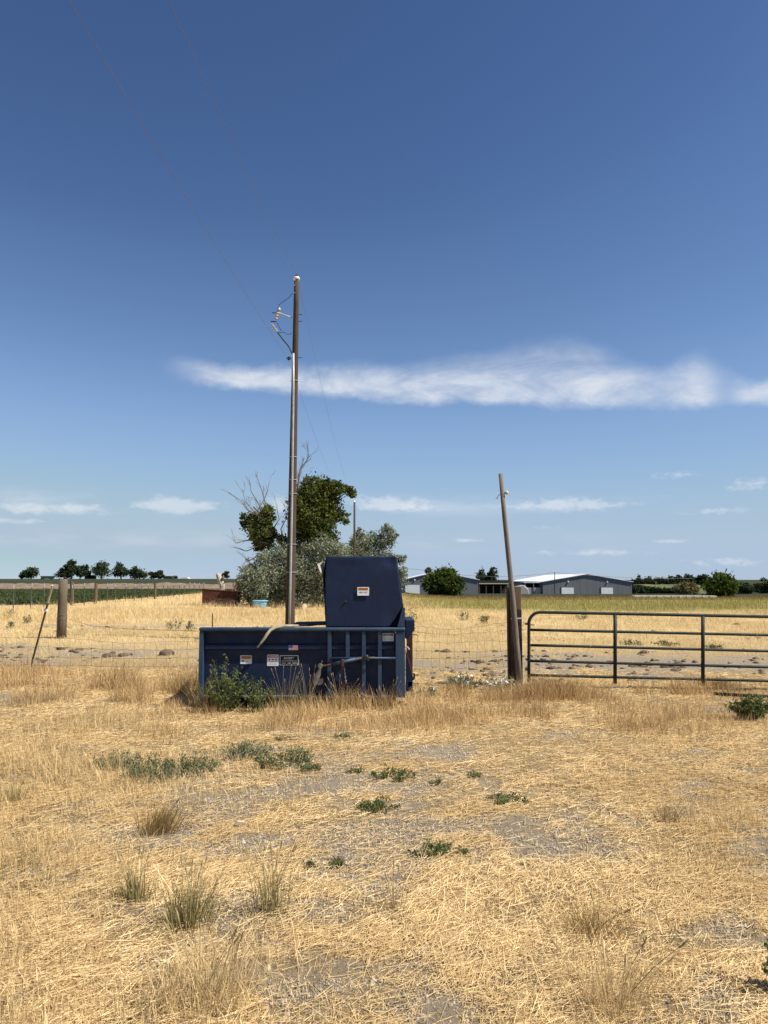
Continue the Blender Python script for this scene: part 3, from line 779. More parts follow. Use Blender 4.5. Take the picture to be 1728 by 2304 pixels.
def far_tree(label, px, Y, wpx, ytop, ybase, group, n=1500, shape=0, size=None, low=False):
    k = Y / F; b = at(px, ybase, Y); zt = at(px, ytop, Y).z; g = tz(b.x, Y); b.z = min(b.z, g + 1.2) if b.z > g else g
    hm = zt - b.z; wm_ = wpx * k / 2; bl = []
    for i in range(7 + shape):
        t_ = random.uniform(.32, .82); rad = wm_ * (1.05 - .75 * abs(t_ - .48)) * .55
        bl.append((b.x + random.uniform(-.6, .6) * wm_ * (1.2 - t_ * .8), Y + random.uniform(-.4, .4) * wm_, b.z + hm * t_, rad, rad, hm * random.uniform(.13, .2)))
    bl.append((b.x + random.uniform(-.25, .25) * wm_, Y, b.z + hm * .83, wm_ * .35, wm_ * .35, hm * .16)); bl.append((b.x, Y, b.z + hm * .35, wm_ * .8, wm_ * .7, hm * .22))
    if low:
        for i in range(4): bl.append((b.x + random.uniform(-.8, .8) * wm_, Y - random.uniform(0, .5) * wm_, b.z + hm * random.uniform(.08, .3), wm_ * .6, wm_ * .5, hm * .16))
    gz = Vector((b.x, Y, g - .2))
    return tree('broadleaf_tree', label, 'tree', Vector((b.x, Y, g)), bl, n, size or .0021 * Y * .62, M['farleaf'], [([gz, Vector((b.x, Y, b.z + hm * .35)), Vector((b.x + .1 * wm_, Y, b.z + hm * .7))], .05 * wm_ + .15, .06)], None, group, csize=.30, shell=.35)


gl = 'trees on the left skyline'
for lab, px, wpx, yt, yb in (('small far tree standing alone at the left edge of the skyline', 70, 30, 1276, 1304), ('tiny shrub like tree at the foot of the leftmost skyline tree', 49, 12, 1287, 1303),
                             ('broad low left half of the widest skyline tree clump', 144, 36, 1280, 1305), ('tall ragged skyline tree rising over the thick wooden post', 161, 34, 1261, 1304), ('rounded skyline tree right of the ragged tall one', 180, 26, 1273, 1304),
                             ('slim skyline tree between the two biggest clumps', 195, 16, 1272, 1303), ('tallest dense skyline tree, third clump from the left', 228, 44, 1260, 1304), ('upright oval skyline tree right of the tallest one', 272, 38, 1266, 1305),
                             ('wide rounded skyline tree with two masts above it', 314, 44, 1278, 1306), ('small skyline tree just right of the masted round tree', 341, 17, 1286, 1306), ('pointed small skyline tree before the low roof', 358, 22, 1285, 1307),
                             ('tiny skyline tree right of the low roof', 394, 11, 1297, 1307), ('round skyline tree right of the weathered stump', 509, 17, 1287, 1308)):
    far_tree(lab, px, 410, wpx * 1.18, yt - 1, yb, gl, 2000 if wpx > 20 else 800)
gr_ = 'trees behind the barns on the right'
for lab, px, wpx, yt, yb, Y in (('dense far tree between the two grey barns', 1085, 28, 1272, 1330, 330), ('right half of the far tree between the barns', 1106, 26, 1274, 1330, 330), ('dark tree top showing over the left barn roof', 963, 18, 1277, 1330, 330),
                                ('far tree at the right end of the big barn', 1437, 22, 1294, 1330, 350), ('rounded far tree second right of the big barn', 1459, 32, 1299, 1330, 350), ('low far tree above the green bank', 1492, 36, 1300, 1330, 350),
                                ('dark leafy tree at the left of the right tree line', 1524, 36, 1296, 1333, 300), ('tallest dark tree in the right tree line', 1549, 34, 1292, 1333, 300), ('see through dark tree in the middle of the right tree line', 1577, 36, 1294, 1333, 300),
                                ('thin dark tree left of the loose green bush', 1600, 26, 1300, 1333, 300), ('dark tree peeking out right of the loose green bush', 1655, 26, 1313, 1335, 300), ('low conifer clump above the white far building', 1684, 28, 1315, 1335, 320), ('dark low tree right of the conifer clump', 1704, 26, 1316, 1335, 320), ('big dark tree at the right edge of the photograph', 1728, 40, 1304, 1338, 280),
                                ('low dark hedge tree beside the white far building', 1668, 22, 1322, 1338, 300)):
    far_tree(lab, px, Y, wpx * 1.1, yt - (3 if px > 1430 else 0), yb, gr_, 2300, low=px > 1430)


def row_hedge(label, x0, x1, Yr, zoff, hh):
    n = 2600; a_, b_ = gp(x0, Yr), gp(x1, Yr); xs = rng.uniform(a_.x, b_.x, n); nz = fbm(xs * .3, xs * 0 + Yr, 3)
    p = np.stack([xs, Yr + rng.normal(0, .7, n), zoff + rng.random(n) * hh * (.5 + nz)], 1); s = .55
    a = rng.normal(0, 1, (n, 3)) * s; b = rng.normal(0, 1, (n, 3)) * s * .7
    v = np.stack([p - a, p - b, p + a, p + b], 1).reshape(-1, 3)
    o = link('hedge_row', npmesh('hedge_row', v, np.arange(4 * n).reshape(n, 4), np.repeat(np.clip(nz + rng.normal(0, .2, n), 0, 1), 4)), M['farleaf']); tag(o, label, 'hedge', 'hedges on the green bank')


row_hedge('upper clipped hedge row along the green bank', 1424, 1512, 306, at(1460, 1316, 306).z, 1.6)
row_hedge('lower hedge row at the foot of the green bank', 1424, 1535, 262, at(1460, 1336, 262).z, 1.8)


# ------------------------------------------------------------------ barns and far farm buildings
def barn(label, D, xl, xr, ypeak, yeave, ybase, length, doors, lamps, xpk=None):
    k = (D * math.cos(PITCH)) / F; X = lambda px: at(px, 1303, D).x; Zz = lambda py: at(1200, py, D).z
    x0, x1, xm = X(xl), X(xr), X(xpk or (xl + xr) / 2); zb, ze, zp = Zz(ybase) - 1.2, Zz(yeave), Zz(ypeak)
    t = thing('barn', label, 'barn', (xm, D, zb))
    MB().prism([(x0, zb), (x1, zb), (x1, ze), (xm, zp), (x0, ze)], D, D + .3).build('gable_wall', M['barn'], t)
    MB().prism([(x0, zb), (x1, zb), (x1, ze), (xm, zp), (x0, ze)], D + length - .3, D + length).build('gable_wall', M['barn'], t)
    MB().box(x0, x0 + .25, D + .31, D + length - .31, zb, ze - .02).build('side_wall', M['barn'], t); MB().box(x1 - .25, x1, D + .31, D + length - .31, zb, ze - .02).build('side_wall', M['barn'], t)
    ov = .5
    for xa in (x0, x1):
        sgn = -1 if xa == x0 else 1; sl_ = (zp - ze) / abs(xm - xa); xe = xa + sgn * ov; zee = ze - sl_ * ov
        MB().prism([(xe, zee + .03), (xm, zp + .03), (xm, zp + .23), (xe, zee + .23)], D - .35, D + length + .35).build('roof_slope', M['barnroof'], t)
    for (a0, a1, b0, b1) in doors:
        d = MB().box(X(a0), X(a1), D - .12, D - .02, Zz(b1), Zz(b0)).build('door', M['door'], t)
        fr = MB(); fw = .18
        fr.box(X(a0) - fw, X(a0), D - .16, D - .01, Zz(b1), Zz(b0) + fw); fr.box(X(a1), X(a1) + fw, D - .16, D - .01, Zz(b1), Zz(b0) + fw); fr.box(X(a0), X(a1), D - .16, D - .01, Zz(b0), Zz(b0) + fw)
        fr.build('door_frame', M['barn'], d)
    for (a0, b0) in lamps: MB().lathe((X(a0), D - .01, Zz(b0)), (0, -1, 0), [(.24, 0), (.28, .15), (.2, .4)], 10).build('wall_lamp', M['white'], t)
    return t


barn('long grey metal barn with two white doors and a white roof', 250, 1221, 1421, 1292.5, 1309.5, 1338, 62, [(1263, 1291, 1321, 1337), (1352, 1379, 1321, 1337)], [(1278, 1309), (1366, 1310)])
barn('grey barn partly hidden by the round green bush', 250, 907, 1076, 1287, 1305, 1338, 45, [(912, 945, 1315, 1337)], [(933, 1305)], 984)
# open lean-to at the left side of the big barn
t = thing('lean_to', 'open lean to with pale lower panels at the big barn side', 'shed', gp(1195, 251))
Xb = lambda px, D=251: at(px, 1303, D).x; Zb = lambda py, D=251: at(1200, py, D).z
MB().box(Xb(1180), Xb(1219), 251, 251.2, Zb(1340), Zb(1322)).build('panel', M['pale'], t); MB().box(Xb(1180), Xb(1219), 256, 256.2, Zb(1340), Zb(1312)).build('back_wall', M['darkwood_shade'], t); MB().box(Xb(1178), Xb(1219.6), 250.8, 256.5, Zb(1311.5), Zb(1310)).build('roof', M['barnroof'], t)  # back wall coloured near black for the shade in the opening
for px in (1181, 1200, 1217): MB().box(Xb(px) - .12, Xb(px) + .12, 250.75, 250.95, Zb(1340), Zb(1312)).build('post', M['barn'], t)
mb = MB(); mb.prism([(Xb(1135, 246), Zb(1338, 246)), (Xb(1188, 246), Zb(1338, 246)), (Xb(1186, 246), Zb(1325, 246)), (Xb(1176, 246), Zb(1316, 246)), (Xb(1150, 246), Zb(1321, 246)), (Xb(1138, 246), Zb(1326, 246))], 244, 247, .2)
tag(mb.build('covered_stack', M['pale']), 'pale sheet covered stack beside the lean to', 'stack')
# long dark roofed shed between the barns
t = thing('open_shed', 'long low open shed with dark roof between the barns', 'shed', gp(1112, 270))
Xs = lambda px: at(px, 1303, 270).x; Zs = lambda py: at(1100, py, 270).z
MB().prism([(Xs(1076), Zs(1312)), (Xs(1148), Zs(1312)), (Xs(1146), Zs(1306.5)), (Xs(1078), Zs(1306.5))], 268, 276).build('roof', M['shedroof'], t); MB().box(Xs(1076), Xs(1148), 267.8, 267.95, Zs(1314), Zs(1312)).build('fascia', M['cream'], t)
for px in (1077, 1092, 1108, 1125, 1147): MB().box(Xs(px) - .14, Xs(px) + .14, 268, 268.3, Zs(1338), Zs(1312)).build('post', M['postwood'], t)
MB().box(Xs(1077), Xs(1147), 275.6, 275.9, Zs(1338), Zs(1312)).build('back_wall', M['darkwood_shade'], t)  # dark back wall colour stands in for the shade under the roof


def house(name, label, cat, px0, px1, ybase, yeave, yroof, D, wallm, roofm, flat=False):
    x0, x1 = at(px0, 1303, D).x, at(px1, 1303, D).x; Zq = lambda y: at((px0 + px1) / 2, y, D).z; dp = max(3, (x1 - x0) * .5); xc = (x0 + x1) / 2; zg = tz(xc, D)
    t = thing(name, label, cat, (xc, D, min(zg, Zq(ybase))))
    MB().box(x0, x1, D, D + dp, min(zg, Zq(ybase)) - .2, Zq(yeave)).build('wall', wallm, t)
    m_ = MB(); a_ = [(x0 - .3, Zq(yeave) + .01), (x1 + .3, Zq(yeave) + .01), (x1 - (x1 - x0) * .15, Zq(yroof)), (x0 + (x1 - x0) * .15, Zq(yroof))]; m_.prism(a_, D - .3, D + dp + .3).build('roof', roofm, t)
    for f_ in (.25, .7): MB().box(x0 + (x1 - x0) * f_, x0 + (x1 - x0) * (f_ + .1), D - .06, D - .01, Zq(yeave) - (Zq(yeave) - Zq(ybase)) * .75, Zq(yeave) - (Zq(yeave) - Zq(ybase)) * .2).build('window', M['darkwood_shade'], t)
    return t


house('farmhouse', 'low dark roofed house on the left skyline right of the trees', 'house', 368, 388, 1306, 1302, 1296, 405, M['darkwood_shade'], M['shedroof'])
house('farm_shed', 'small pale shed low on the left skyline', 'shed', 404, 424, 1307, 1302, 1299, 400, M['farwhite'], M['barnroof'])
house('white_house', 'white far building among the dark trees at the right', 'building', 1680, 1706, 1337, 1330.5, 1328.5, 330, M['farwhite'], M['barnroof'])
house('tank_shed', 'dark shed under the skyline trees behind the wooden post', 'shed', 190, 212, 1305, 1298, 1294, 412, M['darkwood_shade'], M['shedroof'])
t = thing('grain_trailer', 'long green grain trailer parked on the left skyline', 'trailer', (at(105, 1303, 400).x, 400, tz(at(105, 1303, 400).x, 400)))
xa, xb = at(90, 1303, 400).x, at(120, 1303, 400).x; zq = lambda y: at(105, y, 400).z
MB().prism([(xa, zq(1296)), (xb, zq(1296)), (xb - .4, zq(1300.5)), (xa + .6, zq(1300.5))], 400, 402.4).build('hopper', simple('dull_green', (.06, .09, .07, 1), .6), t)
for px in (93, 97, 113, 117): MB().lathe((at(px, 1303, 400).x, 399.9, zq(1302.3)), (0, 1, 0), [(.5, 0), (.5, .4)], 12).build('wheel', M['black'], t)
MB().box(xa + .6, xb - .4, 400.8, 401.6, zq(1302), zq(1300.5)).build('chassis', M['darkmetal'], t)
for px, yt in ((308, 1271), (315, 1275)): 
    m_ = MB(); b0 = at(px, 1303, 412); m_.tube([Vector((b0.x, 412, tz(b0.x, 412))), at(px, yt, 412)], [.16, .09], 6)
    tag(m_.build('mast', M['darkmetal']), ('taller' if yt == 1271 else 'shorter') + ' thin mast above the wide round skyline tree', 'mast')


# ------------------------------------------------------------------ utility poles and lines
def sag(a, b, s, n=14): return [Vector(a).lerp(Vector(b), i / n) - Vector((0, 0, s * 4 * (i / n) * (1 - i / n))) for i in range(n + 1)]


YP = 22.0
pb = at(651.5, 1440, YP); pb.z = -.2; ptop = at(667.5, 633, YP)
t = thing('utility_pole', 'tall brown wooden utility pole with a grey conduit behind the compactor', 'utility pole', (pb.x, YP, 0))
ax = lambda s: pb.lerp(ptop, s)
n_ = 16; MB().tube([ax(i / n_) for i in range(n_ + 1)], [.148 - .070 * i / n_ for i in range(n_ + 1)], 14, True, .03).build('shaft', M['pole'], t, True)


def on(px, py, dy=-.16): return at(px, py, YP + dy)


cpath = [on(651, 1440, -.2), on(653.5, 1300, -.19), on(656.5, 1150, -.185), on(658.5, 1000, -.175), on(660, 880, -.165), on(660, 795, -.155)]
co = MB().tube(cpath, .036, 10).build('conduit', M['conduit'], t, True)
for py in (860, 1030, 1080, 1110, 1220, 1280): 
    s_ = (1440 - py) / (1440 - 633); c_ = ax(s_); r_ = .15 - .07 * s_
    MB().tube([c_ + Vector((math.cos(a_) * (r_ + .012), math.sin(a_) * (r_ + .012) - .0, 0)) for a_ in np.linspace(R(180), R(360), 10)], .012, 5).build('conduit_strap', M['conduit'], t)
pin = MB().lathe(ptop + Vector((0, 0, -.02)), (0, 0, 1), [(.035, 0), (.03, .08)], 8).build('insulator_pin', M['darkmetal'], t)
MB().lathe(ptop + Vector((0, 0, .05)), (0, 0, 1), [(.05, 0), (.10, .012), (.098, .05), (.075, .085), (.04, .10)], 16).build('insulator', M['ceramic'], t, True)
MB().lathe(ptop + Vector((0, 0, .15)), (0, 0, 1), [(.045, 0), (.05, .03), (.03, .06)], 10).build('insulator_cap', M['darkmetal'], t, True)
for py in (642, 659): MB().lathe(on(663.5, py, -.085), (0, -1, 0), [(.018, 0), (.018, .03)], 6).build('bolt', M['conduit'], t)
for py in (708, 723, 805): MB().tube([on(671, py, 0), on(679.5, py - .5, 0)], .011, 5).build('through_bolt', M['darkmetal'], t)
arm = MB().tube([on(657, 715, 0), on(640, 709, -.05), on(626, 703, -.08)], [.028, .022, .022], 8).build('cutout_arm', M['conduit'], t)
MB().lathe(on(627, 697, -.08), on(620, 724, -.08) - on(627, 697, -.08), [(.03, 0), (.055, .04), (.035, .08), (.058, .12), (.035, .16), (.055, .20), (.03, .24), (.05, .29), (.03, .34)], 10).build('cutout_insulator', simple('brown_porcelain', (.50, .43, .36, 1), .3, 0, (.22, .15, .11, 1), 12), arm)
MB().tube([on(612, 703.5, -.08), on(622, 704, -.08)], .014, 6).build('cutout_contact', M['darkmetal'], arm); MB().tube([on(609.5, 723.5, -.08), on(623, 724, -.08)], [.022, .012], 6).build('cutout_contact', M['darkmetal'], arm)
MB().lathe(on(628.5, 698, -.1), (0, -.3, 1), [(.03, 0), (.04, .04), (.015, .08)], 8).build('white_cap', M['ceramic'], arm)
ar = MB().tube([on(624.5, 748, -.1), on(640, 768, -.1), on(650, 780, -.12), on(657, 795, -.15)], .022, 8).build('riser_cable', M['darkmetal'], t)
MB().lathe(on(611, 728, -.1), on(624.5, 748, -.1) - on(611, 728, -.1), [(.012, 0), (.02, .04), (.04, .05), (.02, .08), (.04, .10), (.02, .13), (.042, .15), (.02, .18), (.042, .2), (.02, .24), (.044, .26), (.025, .31)], 8).build('cable_termination', simple('grey_pink_polymer', (.42, .37, .35, 1), .5), ar)
for pth in ([(658, 660), (650, 670), (638, 678), (628, 686), (625, 697)], [(624, 727), (628, 736), (633, 744)], [(624.5, 748), (633, 748), (638, 747), (646, 752), (652, 752), (656, 749)]):
    MB().tube([on(x, y, -.09) for x, y in pth], .009, 5).build('jumper_wire', M['darkmetal'], t)
MB().tube([on(644, 806, -.02), on(656, 806, 0)], .014, 6).build('spool_bracket', M['darkmetal'], t); MB().lathe(on(650, 810, -.02), (0, 0, 1), [(.03, 0), (.05, .02), (.03, .05), (.05, .08), (.03, .10)], 10).build('spool_insulator', M['darkmetal'], t)


def far_pole(label, px, ytop, Y, r=.13):
    z0 = gp(px, Y); tp = at(px, ytop, Y); o = MB().tube([z0 - Vector((0, 0, .3)), z0.lerp(tp, .5), tp], [r * 1.15, r, r * .8], 8, True, .03).build('utility_pole', M['pole'], None, True); tag(o, label, 'utility pole', 'poles of the line running away'); return tp


p2 = far_pole('second pole of the line, right of the cottonwood crown', 797.5, 1130, 85)
MB().lathe(p2, (0, 0, 1), [(.05, 0), (.12, .03), (.1, .12), (.03, .2)], 10).build('insulator', M['ceramic'], bpy.data.objects['utility_pole.001'])
p3 = far_pole('third pole of the line, close right of the second', 806.5, 1187, 128)
p4 = far_pole('fourth and smallest pole of the line above the compactor hood', 818, 1212, 160)
t1 = ptop + Vector((0, 0, .2)); n1 = on(648, 806, -.02)
# conductors: they come in over the camera's left shoulder, rest on the poles and run away
k0 = at(380, 0, 9.9); m0 = at(155, 0, 7.6)
far0 = t1 + (k0 - t1) * 3.2; far0.z = 10.4; farn = n1 + (m0 - n1) * 2.4; farn.z = n1.z
cond = MB(); cond.tube([far0] + [k0 + (far0 - k0) * .4 + Vector((0, 0, .1))] + [k0.lerp(t1, q) - Vector((0, 0, .10 * 4 * q * (1 - q))) for q in np.linspace(0, 1, 14)] + sag(t1, p2 + Vector((0, 0, .2)), 1.15)[1:] + sag(p2 + Vector((0, 0, .2)), p3, .5)[1:] + sag(p3, p4, .3)[1:], .0038, 5)
tag(cond.build('power_line', M['wire']), 'upper bare conductor wire resting on the pole top insulator', 'wire', 'overhead wires')
p2n = at(797.5, 1172, 85); p3n = at(806.5, 1215, 128)
neu = MB(); neu.tube([farn] + [m0 + (farn - m0) * .4] + [m0.lerp(n1, q) - Vector((0, 0, .10 * 4 * q * (1 - q))) for q in np.linspace(0, 1, 14)] + sag(n1, p2n, .95)[1:] + sag(p2n, p3n, .4)[1:], .0038, 5)
tag(neu.build('power_line', M['wire']), 'lower neutral wire crossing the pole below the cutout', 'wire', 'overhead wires')
pf = at(1248, 1288, 235); b_ = gp(1248, 235); o = MB().tube([b_, pf], [.16, .11], 6).build('utility_pole', M['pole']); tag(o, 'small far pole in front of the big barn', 'utility pole')
fw = MB(); fw.tube(sag(at(700, 1250, 235), at(960, 1283, 235), .4)[:] + sag(at(960, 1283, 235), pf, 1.6)[1:] + sag(pf, at(1560, 1330, 235) + Vector((0, 0, 4)), .6)[1:], .045, 4)
tag(fw.build('power_line', M['wire']), 'far sagging wire passing over both barns', 'wire', 'overhead wires')

# ------------------------------------------------------------------ trash compactor
YF = 10.6
cz = lambda x, y, dy=0.0: at(x, y, YF + dy)
cX = lambda px, py=1490: cz(px, py).x
cZ = lambda py, px=680: cz(px, py).z
YB = 12.08
comp = thing('trash_compactor', 'dark navy steel trash compactor with tall loading hood in the dry grass', 'compactor', (cX(680), 11.3, 0))
NV, NR = M['navy'], M['navyrail']
xl, xr = cX(447), cX(911.5); zt, zb = cZ(1412), cZ(1568)
MB().box(cX(456.3), cX(889.5), YF + .095, YF + .115, zb + .012, cZ(1421)).build('front_panel', NV, comp)
MB().box(xl, cX(456), YF, YF + .12, zb - .01, cZ(1421)).build('end_channel', NR, comp)
tr_ = MB().box(xl - .005, xr + .004, YF - .012, YF + .115, cZ(1420.6), zt, .018).build('top_rail', NR, comp, True)
MB().prism([(cX(456.5), cZ(1463)), (cX(889), cZ(1463)), (cX(889), cZ(1450)), (cX(456.5), cZ(1450))], YF + .045, YF + .094, .012).build('side_rib', NV, comp)
for a_, b_, z0 in ((736.5, 745, 1568), (777.5, 786, 1479), (814, 822.5, 1568), (850, 858.5, 1568)):
    MB().box(cX(a_), cX(b_), YF + .004, YF + .093, cZ(z0), cZ(1421), .005).build('stiffener', NR, comp)
MB().box(cX(890), xr, YF + .002, YF + .14, zb - .01, cZ(1421), .005).build('corner_post', NR, comp)
MB().box(cX(457), cX(889), YF + .03, YF + .13, zb - .012, zb + .010).build('bottom_angle', M['steel'], comp)
MB().box(xl + .004, xl + .03, YF + .121, YB, zb - .005, cZ(1440)).build('left_wall', NV, comp); MB().box(xr - .05, xr - .004, YF + .141, YB, zb, zt - .03).build('right_wall', NV, comp)
MB().box(xl + .031, xr - .051, YB - .03, YB, zb, .93).build('back_wall', NV, comp)
MB().box(xl + .031, xr - .051, YF + .131, YB - .031, zb, zb + .03).build('floor_plate', M['rust'], comp)
MB().box(cX(738), xr - .051, YF + .131, YB - .031, zt - .06, zt - .03).build('chamber_roof', NV, comp)
for px in (470, 660, 880): MB().box(cX(px) - .05, cX(px) + .05, YF + .15, YB - .05, -.03, zb - .001).build('skid', M['darkmetal'], comp)
lid = MB().box(cX(650), cX(733), YF + .25, YF + .95, zt + .012, zt + .035, 0, Matrix.Rotation(R(-1.5), 3, 'Y')).build('cover_plate', M['darkwood_shade'], comp)
# hood: front plate with dents, then the plates behind it
def hood():
    hx = lambda px, py: cz(px, py, .02)
    outline = [(1251.5, 734, 892), (1300, 731.5, 898.2), (1366, 730.5, 906.5), (1390, 732, 890.5), (1411, 733.5, 875)]
    ys = np.array([o_[0] for o_ in outline]); xls = np.array([o_[1] for o_ in outline]); xrs = np.array([o_[2] for o_ in outline])
    ny, nx = 44, 44; V = []; 
    for j in range(ny + 1):
        py = 1251.5 + (1411 - 1251.5) * j / ny; a_ = np.interp(py, ys, xls); b_ = np.interp(py, ys, xrs)
        for i in range(nx + 1):
            s_ = i / nx; px = a_ + (b_ - a_) * s_; p = hx(px, py)
            d_ = .008 * (fbm(px * .018, py * .018, 3) - .5) + .035 * max(0, (px - 860) / 40) * max(0, (py - 1330) / 80) * (1 if px - 860 > 0 else 0)
            d_ += .018 * math.exp(-((px - 880) / 16) ** 2 - ((py - 1262) / 12) ** 2) - .008 * math.exp(-((px - 790) / 30) ** 2 - ((py - 1258) / 9) ** 2)
            V.append((p.x, p.y + d_, p.z))
    i = np.arange((nx + 1) * (ny + 1)).reshape(ny + 1, nx + 1); f = np.stack([i[:-1, :-1], i[1:, :-1], i[1:, 1:], i[:-1, 1:]], -1).reshape(-1, 4)
    me = npmesh('hood', np.array(V), f); o = link('hood', me, NV, comp, True); sm = o.modifiers.new('thickness', 'SOLIDIFY'); sm.thickness = .006; sm.offset = -1
    zt_, x0, x1 = cz(800, 1251.5).z, cz(734, 1252).x, cz(892, 1252).x
    MB().box(x0, x1, YF + .03, YF + 1.15, zt_ - .012, zt_ - .002).build('hood_top', NV, o)
    # left side wall, buckled; right side wall slopes outward
    def side(pxs, name, buckle):
        V = []; n = 16
        for j, (px, py) in enumerate(pxs):
            p = hx(px, py)
            for k in range(n + 1):
                q = k / n; V.append((p.x + buckle * math.sin(q * 9 + j) * (.4 + .6 * math.sin(j * 1.3)) * math.sin(math.pi * min(1, q + .12)), p.y + .012 + 1.10 * q, p.z))
        m_ = len(pxs); ii = np.arange(m_ * (n + 1)).reshape(m_, n + 1); ff = np.stack([ii[:-1, :-1], ii[:-1, 1:], ii[1:, 1:], ii[1:, :-1]], -1).reshape(-1, 4)
        s_ = link(name, npmesh(name, np.array(V), ff), NV, o, True); md = s_.modifiers.new('thickness', 'SOLIDIFY'); md.thickness = .006; return s_
    side([(734, 1252), (729.5, 1270), (725.5, 1292), (727, 1315), (729, 1345), (731, 1380), (733, 1411)], 'hood_side', .012)
    side([(892, 1252), (898, 1298), (904, 1345), (907, 1367), (908.5, 1390), (909, 1411)], 'hood_side', .0)
    MB().prism([(cX(734), zt - .02), (cX(908), zt - .02), (cX(906), cZ(1367)), (x1, zt_ - .012), (x0, zt_ - .012)], YF + 1.14, YF + 1.152).build('hood_back', NV, o)
    MB().prism([(cX(894.5), cZ(1411)), (cX(911.5), cZ(1411)), (cX(911.5), cZ(1367)), (cX(906), cZ(1367))], YF + .012, YF + .05).build('hood_gusset', NR, o)
    MB().box(cX(870), cX(905), YF + .30, YF + .31, cZ(1411), cZ(1366)).build('inner_plate', NV, o)
    MB().lathe(cz(777, 1354, .02), (0, -1, 0), [(.016, 0), (.016, .012), (.01, .018)], 10).build('bolt_head', M['darkmetal'], o)
    q = [cz(728, 1262, .10), cz(714, 1269, .02), cz(718, 1281, .0), cz(722, 1289, .02), cz(726, 1291, .06), cz(729, 1275, .10)]
    bm = bmesh.new(); bm.faces.new([bm.verts.new(v) for v in q]); me = bpy.data.meshes.new('torn_flap'); bm.to_mesh(me); bm.free()
    fl = link('torn_flap', me, M['pale'], o); fl.modifiers.new('thickness', 'SOLIDIFY').thickness = .006; fl['label'] = 'bent bare metal flap torn from the hood side'


hood()
# discharge end on the right
X9 = lambda px, Yq: at(px, 1450, Yq).x
MB().prism([(X9(912.6, 11), cZ(1398)), (X9(932.5, 11), cZ(1398)), (X9(932.5, 11), cZ(1421)), (X9(917, 11), cZ(1443)), (X9(912.6, 11), cZ(1443))], 10.95, 11.9, .006).build('discharge_head', NV, comp)
MB().box(X9(915, 11.1), X9(928, 11.1), 11.05, 11.15, .16, cZ(1424)).build('discharge_guide', M['rust'], comp)
MB().prism([(X9(912.6, 10.9), cZ(1466)), (X9(928, 10.9), cZ(1530)), (X9(928, 10.9), cZ(1550)), (X9(914, 10.9), cZ(1566)), (X9(912.6, 10.9), cZ(1566))], 10.88, 10.94).build('discharge_gusset', NV, comp)
MB().tube([cz(912.5, 1464, .2), cz(920, 1490, .2), cz(929, 1525, .2)], .006, 5).build('safety_cable', M['rust2'], comp)
MB().tube([cz(928, 1529, .22), cz(931.5, 1527, .2), cz(932.5, 1520, .2), cz(931, 1515, .2)], .014, 6).build('hook', M['darkmetal'], comp)
MB().tube([cz(929, 1428, .4), cz(938, 1428.5, .4)], .008, 6).build('pin', M['rust2'], comp)
MB().tube([cz(912, 1455, .12), cz(918, 1457, .1), cz(921, 1462, .1)], .012, 6).build('grab_bar', M['pale'], comp)
MB().box(X9(918, 10.95), X9(929, 10.95), 10.88, 11.0, cZ(1552), cZ(1541)).build('foot', M['pale'], comp)
# cross pipe and turnbuckle
MB().tube([cz(745, 1481, .0), cz(890, 1481, .0)], .017, 8).build('cross_pipe', NR, comp, True)
tb = MB().tube([cz(747, 1495, -.05), cz(768, 1490.5, -.05), cz(800, 1483.5, -.05)], .027, 10).build('turnbuckle', NR, comp, True)
MB().tube([cz(719, 1499, -.05), cz(734, 1497.5, -.05), cz(748, 1494.8, -.05)], [.016, .014, .016], 8).build('turnbuckle_rod', M['rust2'], tb); MB().tube([cz(799, 1483.7, -.05), cz(812, 1481, -.05), cz(843, 1480, -.05)], [.018, .018, .015], 8).build('turnbuckle_rod', M['steel'], tb)
MB().lathe(cz(720, 1499, -.085), (0, 1, 0), [(.03, 0), (.035, .015), (.035, .05), (.03, .065)], 12).build('turnbuckle_eye', M['steel'], tb)
MB().lathe(cz(823, 1480.5, -.09), (0, 1, 0), [(.03, 0), (.045, .02), (.045, .06), (.03, .08)], 10).build('ratchet_head', M['darkmetal'], tb)
for dx, dy in ((-7, -4), (6, -3), (7, 6), (-5, 5)): MB().tube([cz(823, 1480.5, -.06), cz(823 + dx, 1480.5 + dy, -.07)], [.014, .010], 6).build('ratchet_arm', M['darkmetal'], tb)
MB().box(cX(768.5), cX(774.5), YF - .085, YF - .01, cZ(1499), cZ(1483), .004).build('clamp', M['rust2'], tb)
q = [(717, 1503), (722, 1503), (722.5, 1512), (720, 1527), (723, 1527), (725, 1525), (727.5, 1527), (727.5, 1534), (724, 1539), (718, 1540), (708, 1537.5), (705.5, 1534), (708, 1524)]
MB().prism([(cX(a_, b_), cZ(b_)) for a_, b_ in q][::-1], YF - .07, YF - .045).build('hook_plate', M['steel'], comp)
ch = MB()
for i in range(9):
    c_ = cz(774 + i * .55, 1500 + i * 4.6, -.04 + .012 * (i % 2)); ch.lathe(c_, (0, 1, 0) if i % 2 else (1, 0, 0), [(.011, -.006), (.016, -.003), (.016, .003), (.011, .006)], 8)
ch.build('chain', M['steel'], comp)
